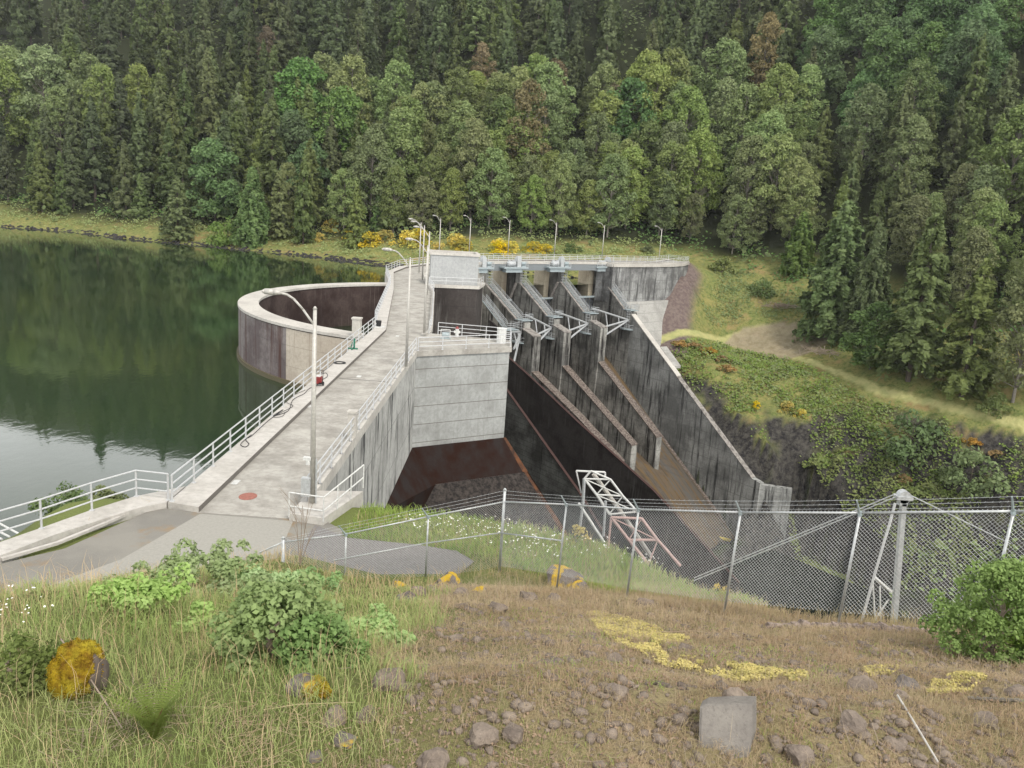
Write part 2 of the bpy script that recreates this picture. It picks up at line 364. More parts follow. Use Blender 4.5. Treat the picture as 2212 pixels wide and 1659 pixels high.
c = n.mix(n.ramp(n.noise(9, 5, rough=.8), .48, .66, 0, .7), c, (.20, .155, .115)); c = n.mix(n.ramp(n.noise(40, 3), .55, .7, 0, .6), c, (.30, .24, .16))
px_, py_, pz_ = n.sep()
gm = n.ramp(px_, -1.2, .8, 1, 0); c = n.mix(n.math('MULTIPLY', gm, .85), c, (.10, .13, .035))
far = n.ramp(py_, 24, 27); c = n.mix(n.math('MULTIPLY', far, .8), c, (.16, .20, .06))
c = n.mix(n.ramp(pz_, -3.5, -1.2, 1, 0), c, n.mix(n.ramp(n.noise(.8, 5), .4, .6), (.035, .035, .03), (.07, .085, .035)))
c = n.mix(n.ramp(n.noise(22, 5, rough=.85), .5, .62, 0, .7), c, (.10, .075, .055))
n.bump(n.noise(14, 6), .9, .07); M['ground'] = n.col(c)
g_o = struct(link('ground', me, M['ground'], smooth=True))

CP = [(-60, 40, -12), (-40, 80, -12), (-60, 120, -12), (-120, 100, -12), (-150, 180, -12), (-100, 185, -12), (-60, 180, -12), (-200, 200, -12), (-25, 160, -12), (-2, 188, -11), (20, 200, -10), (-180, 60, -12), (-300, 200, -12), (-300, 60, -12), (-330, 255, -12), (-20, 110, -13), (-16, 60, -13),
 (-154, 247, -5.7), (-134, 247, -5.7), (-105, 230, -5.7), (-88, 228, -5.7), (-69, 219, -5.7), (-51, 214, -5.7), (-28, 200, -5.7), (13, 206, -5.7), (33, 219, -5.7), (-210, 264, -5.7), (-8, 202, -5.7), (-310, 290, -5.7),
 (-151, 262, 1.5), (-135, 265, 1.5), (-96, 250, 1.5), (-58, 240, 1.5), (-32, 232, 1.2), (-11, 222, 1), (9, 226, 1), (49, 238, 1), (-215, 285, 2), (-310, 315, 2), (43.5, 218, -.3), (56, 232, -1), (28, 222, .2), (41.5, 207.5, -3.), (40.2, 203.5, -7.),
 (36.5, 186.5, -19), (50, 200, -18), (64, 191, -19), (74, 165, -20), (92, 145, -21), (73, 206, -6), (68, 198, -15), (90, 152, -18), (60, 214, -6), (46, 209, -9),
 (55, 151, -38), (68, 144, -36), (89, 134, -32), (48, 162, -29), (63, 154, -33), (60, 136, -50), (78, 125, -50), (115, 122, -23), (150, 95, -25), (110, 105, -48), (150, 75, -52), (42, 178, -21),
 (20, 150, -50), (30, 125, -52), (20, 90, -50), (45, 105, -52), (70, 90, -55), (30, 60, -52), (60, 50, -52), (110, 55, -58), (170, 30, -60), (10, 60, -48), (220, 60, -30), (0, 130, -45), (0, 170, -30), (20, 175, -40),
 (86, 178, -12), (100, 175, -4), (115, 150, -8), (130, 175, 12), (150, 140, 2), (95, 215, 8), (75, 228, 4), (130, 215, 30), (170, 200, 45), (200, 150, 35), (160, 260, 78), (220, 220, 85), (230, 100, 10), (110, 260, 48), (300, 180, 90), (300, 300, 160),
 (-300, 380, 55), (-220, 340, 40), (-150, 310, 28), (-90, 300, 27), (-40, 285, 25), (10, 275, 22), (60, 275, 24), (-220, 420, 88), (-120, 380, 75), (-40, 360, 72), (40, 340, 66), (110, 330, 90), (-200, 520, 150), (-60, 470, 140), (60, 440, 135), (180, 400, 150), (-350, 500, 120), (-100, 640, 215), (100, 620, 215), (300, 500, 230), (-350, 680, 205), (400, 650, 260)]
CPx = np.array(CP, float)
def fitrbf(P):
    D = np.hypot(P[:, None, 0] - P[None, :, 0], P[:, None, 1] - P[None, :, 1]); n_ = len(P)
    A = np.zeros((n_ + 3, n_ + 3)); A[:n_, :n_] = D; A[:n_, n_] = 1; A[:n_, n_ + 1:] = P[:, :2]; A[n_, :n_] = 1; A[n_ + 1:, :n_] = P[:, :2].T
    return np.linalg.solve(A, np.concatenate([P[:, 2], [0, 0, 0]]))
CW = fitrbf(CPx)
def hz(x, y, rough=True):
    x = np.atleast_1d(np.asarray(x, float)); y = np.atleast_1d(np.asarray(y, float)); z = np.full(len(x), CW[len(CPx)]) + CW[-2] * x + CW[-1] * y
    for (a, b, _), w in zip(CP, CW): z += w * np.hypot(x - a, y - b)
    if rough: z += vnoise(x, y, .12, 5) * .9 + vnoise(x, y, .4, 6) * .45 + (z < -24) * np.clip(-24 - z, 0, 6) / 6 * (vnoise(x, y, .25, 8) * 4 + vnoise(x, y, .7, 9) * 2)
    return chute_clamp(x, y, z)
def chute_clamp(x, y, z):
    dx = x - O4[0]; dy = y - O4[1]; s_ = dx * DS[0] + dy * DS[1]; t = dx * TN[0] + dy * TN[1]
    fl = np.interp(t, [-50, -35.6, -26.1, -13.8, 0], [-32, -23, -18, -19, -19.9]) - .62 * np.maximum(s_, 0) - 4
    z = np.where((t < .9) & (t > -70) & (s_ > -4) & (s_ < 48.5), np.minimum(z, np.maximum(fl, -54)), z)
    cop = np.interp(s_, [5, 9.2, 45.4, 47.5], [-9.5, -11.4, -37.9, -38.5])
    z = np.where((t >= .9) & (t < 5) & (s_ > 7) & (s_ < 48), np.minimum(z, cop - .25 - np.clip(s_ - 25, 0, 12) * .12 + np.clip(t - 1.5, 0, 4) * .8), z)
    z = np.where((s_ >= 48) & (s_ < 75) & (t < 9 - (s_ - 48) * .1) & (t > -60), np.minimum(z, -40 - np.clip((s_ - 48) * 2, 0, 12)), z)
    return z
def h1(x, y): return float(hz(x, y)[0])
def onhill(px, py, t0=60, t1=600):
    d = ray(px, py); ts = np.arange(t0, t1, 1.); P = np.array([0, 0, EZ]) + ts[:, None] * d
    z = hz(P[:, 0], P[:, 1]); k = np.argmax(P[:, 2] < z); return np.array([P[k, 0], P[k, 1], z[k]])
xs = np.concatenate([np.arange(-420, -60, 8.), np.arange(-60, 20, 3.), np.arange(20, 130, 1.2), np.arange(130, 420, 8.)])
ys = np.concatenate([np.arange(66, 120, 3.), np.arange(120, 245, 1.2), np.arange(245, 300, 3.), np.arange(300, 760, 8.)])
me, V = gridmesh('hillside', xs, ys, hz)
P2 = V[:, :2]
roadpts = [(33, 190), (42, 194), (50, 200), (64, 191), (74, 165), (92, 145), (115, 122), (150, 95)]
loop = [(50, 200), (60, 203), (66, 200), (70, 196), (64, 191)]
def setattr_v(me, nm, a):
    at = me.attributes.new(nm, 'FLOAT', 'POINT'); at.data.foreach_set('value', np.asarray(a, np.float32))
rd = np.minimum(seg_dist(P2, roadpts, False), seg_dist(P2, loop, False)); setattr_v(me, 'road', np.clip(1.4 - rd / 1.2, 0, 1))
pad = [(50, 199), (56, 203.5), (66, 203), (76, 198), (72, 190), (62, 189)]
setattr_v(me, 'gravel', inside(P2, pad) * 1.)
soil = [(43, 219), (46, 216), (42, 203), (40, 194), (38.5, 186), (28, 184), (31, 200)]
setattr_v(me, 'soil', np.where(inside(P2, soil), 1, np.clip(1 - seg_dist(P2, soil) / 2, 0, 1)))
gx, gy = np.gradient(V[:, 2].reshape(len(ys), len(xs)), ys, xs); sl_ = np.hypot(gx, gy).ravel()
setattr_v(me, 'steep', np.clip((sl_ - .6) / .35, 0, 1) * (V[:, 2] < -23))
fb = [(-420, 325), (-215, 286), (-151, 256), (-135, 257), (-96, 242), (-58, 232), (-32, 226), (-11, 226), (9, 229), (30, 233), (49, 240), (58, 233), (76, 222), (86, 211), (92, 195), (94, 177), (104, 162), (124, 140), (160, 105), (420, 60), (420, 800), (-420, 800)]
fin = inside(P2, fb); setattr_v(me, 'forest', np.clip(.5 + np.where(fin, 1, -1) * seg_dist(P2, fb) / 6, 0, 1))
n = NT('hillside_soil_and_grass', .95, .1)
c = n.mix(n.ramp(n.noise(.25, 6, rough=.7), .4, .6), (.17, .19, .065), (.235, .215, .08))
c = n.mix(n.ramp(n.noise(1.1, 5, rough=.75), .46, .62), c, (.10, .13, .04))
c = n.mix(n.ramp(n.noise(.18, 3), .56, .68, 0, .7), c, (.27, .19, .09))
z_ = n.sep()[2]
c = n.mix(n.ramp(z_, -4.6, -4.2, 1, 0) if False else n.math('MULTIPLY', n.math('LESS_THAN', n.math('ADD', z_, n.noise(1.5, 2)), -4.1), n.math('GREATER_THAN', z_, -7.)), c, (.06, .052, .048)) if False else c
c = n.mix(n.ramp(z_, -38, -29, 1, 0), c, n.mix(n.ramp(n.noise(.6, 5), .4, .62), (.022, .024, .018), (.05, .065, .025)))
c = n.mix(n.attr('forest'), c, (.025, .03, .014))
c = n.mix(n.attr('soil'), c, n.mix(n.ramp(n.noise(1.2, 5), .4, .6), (.12, .09, .085), (.17, .135, .12)))
rmask = n.ramp(n.math('ADD', n.attr('road'), n.math('MULTIPLY', n.noise(.6, 4), .8)), .75, 1.2)
c = n.mix(rmask, c, n.mix(n.ramp(n.noise(.5, 4), .42, .6), (.38, .36, .16), (.30, .31, .13)))
c = n.mix(n.math('MULTIPLY', n.attr('gravel'), .85), c, n.mix(n.ramp(n.noise(.6, 4), .4, .6), (.22, .18, .125), (.28, .235, .17)))
c = n.mix(n.attr('steep'), c, n.mix(n.ramp(n.noise(.9, 6, rough=.75), .4, .6), (.022, .021, .022), (.075, .07, .062)))
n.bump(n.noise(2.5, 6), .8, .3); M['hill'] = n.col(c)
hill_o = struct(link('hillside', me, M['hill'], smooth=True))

lake = [(-420, -60), (-60, -60), (-13, 15), (-13.02, 76), (-13.7, 79), (-17.6, 113), (-21, 130), (-20.6, 142), (-17.5, 152), (-14, 163), (-9.9, 170), (-3.7, 175), (5.6, 183), (16.4, 191.5), (22, 192), (37, 205), (43, 218), (60, 250), (60, 330), (-420, 360)]
b_ = MB(); b_.poly([(x, y, -5.5) for x, y in lake]); struct(b_.build('lake', M['water']))
# rocky waterline
def blob(seed, n_=2, amp=.28, flat=.7):
    import bmesh
    bm = bmesh.new(); bmesh.ops.create_icosphere(bm, subdivisions=n_, radius=1); r = random.Random(seed)
    dirs = [Vector((r.gauss(0, 1), r.gauss(0, 1), r.gauss(0, 1))).normalized() for _ in range(9)]; cut = [r.uniform(.55, .95) for _ in dirs]
    for v in bm.verts:
        for d, c_ in zip(dirs, cut):
            k = v.co.dot(d)
            if k > c_: v.co -= d * (k - c_) * .9
        v.co *= 1 + r.uniform(-amp, amp) * .25; v.co.z *= flat
    me = bpy.data.meshes.new('rock'); bm.to_mesh(me); bm.free(); return me
def scatter_blobs(name, pts, sizes, mat, srcs):
    Vs = []; Fs = []; k = 0
    for (p, s_) in zip(pts, sizes):
        V0, F0 = srcs[random.randrange(len(srcs))]; a = random.uniform(0, 6.28); R_ = np.array([[math.cos(a), -math.sin(a), 0], [math.sin(a), math.cos(a), 0], [0, 0, 1]])
        Vs.append((V0 * [s_ * random.uniform(.8, 1.5), s_ * random.uniform(.7, 1.1), s_]) @ R_.T + p); Fs.append(F0 + k); k += len(V0)
    return link(name, npmesh(name, np.concatenate(Vs), np.concatenate(Fs)), mat)
def me_np(me):
    V = np.empty(len(me.vertices) * 3, np.float32); me.vertices.foreach_get('co', V); return V.reshape(-1, 3), np.array([list(p.vertices) for p in me.polygons])
SB = [me_np(blob(s_, 1)) for s_ in range(6)]
shore = [(-330, 290), (-210, 264), (-154, 247), (-134, 247), (-105, 230), (-88, 228), (-69, 219), (-51, 214), (-28, 200), (-8, 202), (13, 206), (33, 219)]
pts = []; szs = []
for (a, b) in zip(shore[:-1], shore[1:]):
    L = math.dist(a, b)
    for _ in range(int(L * 16)):
        t = random.random(); x = a[0] + (b[0] - a[0]) * t; y = a[1] + (b[1] - a[1]) * t + random.uniform(-8, 8)
        z = h1(x, y)
        if -6.0 < z < -4.9: pts.append((x, y, max(z, -5.7))); szs.append(random.uniform(.25, .7))
tag(scatter_blobs('shoreline_rocks', pts, szs, M['cliff'], SB), 'dark rocks piled along the waterline of the far shore', 'rocks', kind='stuff')

# ------------------------------------------------------------------ paved ground
asp = NT('old_asphalt', .95, .15)
c = asp.mix(asp.ramp(asp.noise(.5, 5), .4, .62), (.235, .225, .20), (.19, .182, .165)); c = asp.mix(asp.ramp(asp.noise(30, 4), .5, .7, 0, .5), c, (.30, .29, .27))
c = asp.mix(asp.ramp(asp.noise(.45, 4, rough=.7), .58, .68, 0, .6), c, (.26, .17, .08)); asp.bump(asp.noise(60, 3), .4, .01); M['asphalt'] = asp.col(c)
M['newasp'] = plain('smooth_pavement', (.31, .30, .27), .9, var=.12)
M['padasp'] = plain('dark_pavement', (.20, .19, .185), .95, var=.2)
def flat(name, pts, z, mat, sub=None):
    m_ = MB(); m_.poly([(x, y, z) for x, y in pts]); return struct(m_.build(name, mat))
rl = [atz(*p, 0)[:2] for p in (s1(0, 745), s1(450, 640), s1(880, 452), s1(1100, 357))]
flat('road', [(-34, 8), (-27, 14)] + [tuple(rl[0] + [-1.0, -1.2])] + [tuple(p) for p in rl] + [(-13.1, 30.1), (-11.7, 29.95), (-7.9, 29.95), (-7.2, 30.3), (-6.0, 29.2), (-5.6, 27), (-7, 22), (-12, 17), (-20, 4), (-34, -2)], -.235, M['asphalt'])
flat('paved_lane', [(-11.6, 29.8), (-8.0, 29.7), (-7.6, 26), (-10, 20), (-14.5, 16), (-17, 18), (-12.6, 25.5)], -.230, M['newasp'])
flat('parking_pad', [(-7.1, 29.5), (-5.7, 28.5), (-3.1, 28.3), (-1.6, 28.0), (-.9, 27.2), (-1.3, 26.2), (-2.2, 25.2), (-5, 23.5), (-7.2, 23.8)], -.222, M['padasp'])
# shoreline footpath with its gutter
sb_ = [atz(*p, 0) for p in (s1(-150, 730), s1(0, 640), s1(275, 545), s1(640, 415), s1(950, 318), s1(1150, 350))]
si_ = [atz(*p, 0) for p in (s1(-150, 800), s1(0, 735), s1(380, 590), s1(720, 480), s1(985, 397), s1(1145, 362))]
sb_[5] = np.array([-13.05, 32, 0.]); si_[5] = np.array([-13.05, 30.15, 0.])
m_ = MB()
for i in range(5): m_.prism([sb_[i], si_[i], si_[i + 1], sb_[i + 1]], (0, 0, -.5))
struct(m_.build('footpath', M['walk']))
m_ = MB(); ki = [atz(*p, -.18) for p in (s1(0, 768), s1(390, 655), s1(600, 570), s1(880, 452), s1(1095, 362))]
for i in range(4):
    a, b = ki[i], ki[i + 1]; m_.prism([a, a + [.12, -.06, 0], b + [.12, -.06, 0], b], (0, 0, .10))
struct(m_.build('kerb', M['walk']))

# ------------------------------------------------------------------ dam approach bridge
XL, XK, XR = -13.0, -11.7, -7.9
left = [(-13, 30.2), (-13, 76), (-13.7, 79), (-17.6, 113), (-21, 130), (-20.6, 142), (-17.5, 152), (-14, 163), (-9.9, 171.5), (-3.7, 177), (5.6, 185), (16.4, 193.6), (32.6, 206), (38.2, 218)]
kerb = [(-11.7, 29.9), (-11.85, 75), (-12.4, 79), (-16.1, 107), (-19.8, 131), (-19.3, 142), (-16.3, 151.5), (-12.9, 162.2), (-9, 170.4), (-2.8, 176), (6.4, 184), (17.2, 192.6), (33.6, 205.2), (39.3, 217.6)]
right = [(-7.9, 29.9), (-7.9, 76), (-8.1, 79), (-10.9, 107), (-14.9, 131), (-14.5, 142), (-11, 153), (-8.5, 162), (-6.4, 167.2), (-.5, 172.8), (8.8, 180.9), (19.6, 189.5), (37, 202.8), (43.2, 215.5)]
T = thing('dam_bridge', 'long narrow concrete dam roadway with a raised walkway running away and curving over the spillway', 'dam', (-10.5, 30, 0))
m_ = MB(); wk = MB(); cp = MB()
for i in range(13):
    d1, d2 = ((-35, -35) if i < 1 else (-14, -14) if i < 8 else (-1.2, -1.2))
    k0, k1, q0, q1 = kerb[i], kerb[i + 1], right[i], right[i + 1]; l0, l1 = left[i], left[i + 1]
    dd = d1 if i < 11 else -1.6
    m_.prism([(k0[0], k0[1], -.22), (q0[0], q0[1], -.22), (q1[0], q1[1], -.22), (k1[0], k1[1], -.22)], (0, 0, dd + .22))
    wk.prism([(l0[0], l0[1], 0), (k0[0], k0[1], 0), (k1[0], k1[1], 0), (l1[0], l1[1], 0)], (0, 0, dd))
m_.build('roadway', M['deck'], T); wk.build('walkway', M['walk'], T)
m_ = MB()
for i in range(13):
    a = np.array([*kerb[i], 0.]); b = np.array([*kerb[i + 1], 0.]); d = (b - a) / np.linalg.norm(b - a); nn = np.array([d[1], -d[0], 0]) * .012
    m_.prism([a + nn, b + nn, b + nn - [0, 0, .215], a + nn - [0, 0, .215]], -nn * .7)
m_.build('kerb_face', plain('weathered_kerb_face', (.17, .155, .14), .9), T)
# low edge kerb along the right side
m_ = MB()
for i in range(13):
    if i == 0: seg = [((-7.9, 31.2), (-7.9, 65.3)), ((-7.9, 74.4), (-7.9, 76))]
    else: seg = [(right[i], right[i + 1])]
    for a, b in seg:
        a = np.array([*a, 0.]); b = np.array([*b, 0.]); d = (b - a) / np.linalg.norm(b - a); nn = np.array([d[1], -d[0], 0])
        m_.prism([a + [0, 0, .02] - nn * .25, a + [0, 0, .02] + nn * .12, b + [0, 0, .02] + nn * .12, b + [0, 0, .02] - nn * .25], (0, 0, -.55))
m_.build('edge_beam', M['coping'], T)
m_ = MB()  # stained side wall below the edge beam
m_.prism([(-7.88, 30.5, -.5), (-7.88, 65.2, -.5), (-7.88, 65.2, -8.05), (-7.88, 48, -8.05), (-7.88, 30.5, -1.6)], (.06, 0, 0))
m_.build('side_wall', M['sidewall'], T)
for y in (54.5, 81, 97): m_ = MB(); m_.box((-9.85 - max(0, y - 79) * .09, y, -.215), (3.6, .06, .012)); m_.build('expansion_joint', M['winddark'], T)

# valve tower
tw = [(-7.86, 65.3), (-.4, 70.2), (-.5, 73.4), (-7.6, 74.3), (-7.86, 74.3)]
T = thing('valve_tower', 'pale grey concrete tower with horizontal pour lines beside the dam roadway', 'tower', (-4, 71, -8))
m_ = MB(); m_.prism([(x, y, -.45) for x, y in tw], (0, 0, -34)); m_.build('wall', M['tower'], T)
m_ = MB(); m_.prism([(-7.86, 65.15, 0), (-.22, 70.15, 0), (-.32, 73.55, 0), (-7.6, 74.4, 0), (-7.86, 74.4, 0)], (0, 0, -.45)); m_.build('platform', M['deck'], T)
m_ = MB()
ed = np.array([7.46, 4.9, 0]) / math.hypot(7.46, 4.9); no = np.array([ed[1], -ed[0], 0])
T1 = np.array([-7.86, 65.2, -8.05]) + no * .05; T2 = np.array([-.4, 70.15, -8.1]) + no * .05
def facet(o, slope): return np.cross(ed, no * math.cos(slope) + np.array([0, 0, -1]) * math.sin(slope))
n1 = facet(T1, math.radians(60)); B1 = atplane(941, 1046, T1, n1); B2 = atplane(1134, 1019.5, T1, n1)
n2 = facet(B1, math.radians(48)); B3 = atplane(917, 1093, B1, n2); B3 = B1 + (B3 - B1) * 2.2; B4 = atplane(1205, 1130, B1, n2); B4 = B2 + (B4 - B2) * 1.3
m_.poly([T1, B1, B2, T2]); m_.build('apron', M['apron'], T)
m_ = MB(); m_.poly([B1 + no * .01, B3, B4, B2 + no * .01]); m_.build('lower_apron', M['apronlow'], T)
L1 = np.array([-7.8, 50.6, -8.05]); L2 = np.array([-6.8, 46, -17.])
m_ = MB(); m_.poly([T1, L1, L2, B3, B1]); m_.build('side_apron', M['apron'], T)
m_ = MB(); q = ed * .9
for a, b in ((T2, B2), (B2, B4)): m_.poly([a - q * .1 + [0, 0, .02], b - q * .25 + [0, 0, .02], b + q * .35, a + q * .2])
m_.poly([T2 + q * .2, B2 + q * .35, B2 + [1, 3, -25], T2 + [1, 3, -30]]); m_.poly([B2 + q * .35, B4 + q * .35, B4 + [1, 3, -20], B2 + [1, 3, -25]])
m_.build('rusty_edge', M['orange'], T)

# semicircular intake basin wall
CX, CY, RO, RI = -5.3, 93.6, 25.0, 23.1
T = thing('intake_basin_wall', 'large semicircular concrete intake wall standing in the lake left of the dam roadway', 'wall', (CX - 20, CY, -5.5))
def xedge(y): return np.interp(y, [p[1] for p in left[:5]], [p[0] for p in left[:5]]) - .02
a0, a1 = math.radians(108), math.radians(262)
def clipang(r):
    A = []
    for a in np.linspace(math.radians(90), math.radians(270), 181):
        if CX + r * math.cos(a) < xedge(CY + r * math.sin(a)): A.append(a)
    return A
AO = clipang(RO); NA = 72
ang_o = np.linspace(AO[0], AO[-1], NA + 1); AI = clipang(RI); ang_i = np.linspace(AI[0], AI[-1], NA + 1)
po = [(CX + RO * math.cos(a), CY + RO * math.sin(a)) for a in ang_o]; pi_ = [(CX + RI * math.cos(a), CY + RI * math.sin(a)) for a in ang_i]
def _px(p):
    v = np.array([p[0], p[1], -3 - EZ]); return W / 2 + F * (v @ rt) / (v @ fw)
cut = next(i for i, p in enumerate(po) if p[1] < CY and _px(p) > 613)
for nm, r0, r1_, mt in (('outer_face', 0, cut, 'basin'), ('pale_outer_face', cut, NA, 'basincream')):
    m_ = MB()
    for i in range(r0, r1_):
        g = 0 if nm == 'outer_face' else .0
        a, b = po[i], po[i + 1]; m_.poly([(a[0], a[1], -.35), (b[0], b[1], -.35), (b[0], b[1], -16), (a[0], a[1], -16)])
    m_.build(nm, M[mt], T)
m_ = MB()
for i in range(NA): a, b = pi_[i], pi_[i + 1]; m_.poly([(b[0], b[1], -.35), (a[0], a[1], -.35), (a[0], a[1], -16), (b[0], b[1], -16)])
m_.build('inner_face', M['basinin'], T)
m_ = MB()
sc_ = lambda p, k: (CX + (p[0] - CX) * k, CY + (p[1] - CY) * k)
for i in range(NA):
    a, b = sc_(po[i], 1.003), sc_(po[i + 1], 1.003); c_, d_ = sc_(pi_[i + 1], .995), sc_(pi_[i], .995)
    m_.prism([(*a, 0.), (*b, 0.), (*c_, 0.), (*d_, 0.)], (0, 0, -.26))
m_.build('coping', M['coping'], T)
m_ = MB()  # algae band at the waterline
for i in range(NA): a, b = sc_(po[i], 1.008), sc_(po[i + 1], 1.008); m_.prism([(*a, -5.1), (*b, -5.1), (*sc_(po[i + 1], .995), -5.1), (*sc_(po[i], .995), -5.1)], (0, 0, -1.5))
m_.build('waterline_ledge', plain('wet_algae_concrete', (.10, .085, .045), .7), T)
# dark floor of the basin: low water inside
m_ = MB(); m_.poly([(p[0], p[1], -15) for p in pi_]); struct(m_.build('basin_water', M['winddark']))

def pillar(x, y, z, h, w, label):
    t = thing('concrete_bollard', label, 'bollard', (x, y, z)); a = MB(); a.box((x, y, z + h / 2), (w, w, h)); a.build('post', M['coping'], t)
    b = MB(); p = [(x - w * .6, y - w * .6, z + h), (x + w * .6, y - w * .6, z + h), (x + w * .6, y + w * .6, z + h), (x - w * .6, y + w * .6, z + h)]
    b.prism(p, (0, 0, .12)); b.build('cap', M['coping'], t)
p = atz(*r4(1785, 990), 0); pillar(-7.95, p[1], 0, 1.25, .42, 'pale square concrete post set in the right railing of the dam roadway')
p = atz(*r1(1130, 1100), 0); pillar(-13.6, 70.2, 0, 1.5, .7, 'squat capped concrete post behind the left railing where the round wall joins')

# pale control block on the roadway's right side
T = thing('control_block', 'tall pale grey concrete block with flat parapet top beside the dam roadway', 'building', (-9, 119, 0))
bl = [(-12.5, 117), (-5.9, 118.6), (-6.6, 123.6), (-13.2, 122)]
m_ = MB(); m_.prism([(x, y, 4.1) for x, y in bl], (0, 0, -4.1)); m_.build('wall', M['box'], T)
m_ = MB(); bo = [(-12.7, 116.8), (-5.7, 118.5), (-6.45, 123.8), (-13.4, 122.2)]
for i in range(4):
    a, b = np.array([*bo[i], 4.45]), np.array([*bo[(i + 1) % 4], 4.45]); c0 = np.array([-9.55, 120.3, 4.45]); m_.prism([a, b, b + (c0 - b) * .12, a + (c0 - a) * .12], (0, 0, -.35))
m_.build('parapet', M['coping'], T)
m_ = MB(); m_.prism([(-12.6, 115.9, 0), (-5.5, 117.8, 0), (-5.0, 124, 0), (-13.1, 122.5, 0)], (0, 0, -.4)); m_.build('platform', M['coping'], T)
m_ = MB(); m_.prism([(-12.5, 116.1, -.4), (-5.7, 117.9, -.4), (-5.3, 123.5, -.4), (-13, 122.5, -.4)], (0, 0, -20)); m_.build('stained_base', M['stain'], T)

# crest arch wall at right abutment
T = thing('arch_abutment_wall', 'curved grey concrete wall with dark upper panels closing the dam at the right bank', 'wall', (33, 200, -18))
arc = [right[11], (20.9, 188.0), (29, 195), (37, 202.8), (40.5, 208.5), (43.2, 215.5)]
m_ = MB()
for a, b in zip(arc[:-1], arc[1:]): m_.prism([(a[0], a[1], -.9), (b[0], b[1], -.9), (b[0] - 2, b[1] + 1.6, -.9), (a[0] - 2, a[1] + 1.6, -.9)], (0, 0, -8.))
m_.build('upper_wall', M['arch'], T)
m_ = MB(); toe = [(27.3, 181.8, -20), (29.5, 184, -20), (34.6, 188.4, -19.5), (36.8, 194, -17), (39.4, 202.5, -12), (43.2, 213.5, -5)]
tp = [(22.2, 188.6, -8.9)] + [(a[0] + .5, a[1] - .5, -8.9) for a in arc[1:-2]] + [(40.8, 208, -8.9), (43.4, 214.6, -3.)]
for i in range(5):
    m_.poly([tp[i], toe[i], toe[i + 1], tp[i + 1]]); a, b = tp[i], tp[i + 1]; m_.poly([a, b, (b[0] - 2, b[1] + 2, b[2]), (a[0] - 2, a[1] + 2, a[2])])
m_.build('lower_wall', M['archlow'], T)
m_ = MB()
for a, b in zip(arc[:-1], arc[1:]):
    d = np.array([b[0] - a[0], b[1] - a[1], 0]); d /= np.linalg.norm(d); nn = np.array([d[1], -d[0], 0])
    m_.prism([np.array([*a, -.2]) + nn * .25, np.array([*b, -.2]) + nn * .25, np.array([*b, -.2]) - nn * .1, np.array([*a, -.2]) - nn * .1], (0, 0, -.7))
m_.build('cornice', M['coping'], T)

# ------------------------------------------------------------------ spillway
def S(s_, t, z): return O4 + DS * s_ + TN * t + np.array([0, 0, z])
T4, T3, T2p, T1p, T0p = 0., -13.8, -26.1, -35.6, -45.5
PI = [(T1p, 6.8), (T2p, 4.5), (T3, 1.8), (T4, 0.)]
bridge = thing('crest_bridge', 'grey girder under the dam roadway crossing the spillway bays', 'bridge', tuple(S(0, -20, -1)))
m_ = MB()
for i in range(8, 12):
    a, b = right[i], right[i + 1]
    if i == 11: continue
    d = np.array([b[0] - a[0], b[1] - a[1], 0]); d /= np.linalg.norm(d); nn = np.array([d[1], -d[0], 0])
    m_.prism([np.array([*a, -.25]) + nn * .02, np.array([*b, -.25]) + nn * .02, np.array([*b, -1.9]) + nn * .02, np.array([*a, -1.9]) + nn * .02], -nn * .5)
m_.build('girder', plain('girder_grey_paint', (.20, .22, .23), .6), bridge)
names = ['leftmost of the four spillway piers', 'second spillway pier from the left', 'third spillway pier from the left', 'rightmost spillway pier']
for k, (t, a) in enumerate(PI):
    th_ = 1.7; pt = thing('spillway_pier', 'black-streaked concrete wall with sloping top, ' + names[k], 'pier', tuple(S(a, t, -20)), 'piers dividing the spillway')
    up_s = -5.2 + a * .3; prof = [(up_s, -32), (up_s, -1.2), (-1.2 + a * .35, -1.2), (-1.2 + a * .35, -4.4), (-.4 + a * .5, -4.4), (7 + a, -9.9), (9.2 + a, -10.2), (9.2 + a, -14), (9.2 + a, -45)]
    m_ = MB(); m_.prism([S(s_, t, z) for s_, z in prof], TN * th_); m_.build('wall', M['pier'], pt)
    # rounded cream upstream nose
    m_ = MB(); c0 = S(up_s + .1, t + th_ / 2 - .3, 0)
    N_ = 14
    ring = [c0 - TN * .2 + TN * math.cos(q) * 1.75 - DS * math.sin(q) * 4.2 for q in np.linspace(-.25, math.pi + .25, N_)]
    m_.prism([(p[0], p[1], -1.0) for p in ring], (0, 0, -31)); m_.build('upstream_nose', M['cream'], pt)
    m_ = MB(); m_.prism([S(-.4 + a * .5, t - .15, -4.3), S(7 + a, t - .15, -9.8), S(7 + a, t - .15, -10.1), S(-.4 + a * .5, t - .15, -4.6)], TN * (th_ + .3)); m_.build('coping', M['piertop'], pt)
    if k < 3:
        s0 = 9.2 + a - .1; s1_ = s0 + 3.6
        m_ = MB(); m_.prism([S(s0 + .12, t - .3, -11.3), S(s1_, t - .3, -12.2), S(s1_, t - .3, -19), S(s1_ - .9, t - .3, -45), S(s0 + .12, t - .3, -45)], TN * 1.9); m_.build('buttress', M['pier'], pt)
        m_ = MB(); m_.prism([S(s0 + .12, t - .35, -11.15), S(s1_ + .05, t - .35, -12.05), S(s1_ + .05, t - .35, -12.25), S(s0 + .12, t - .35, -11.35)], TN * 2.0); m_.build('buttress_cap', M['piertop'], pt)
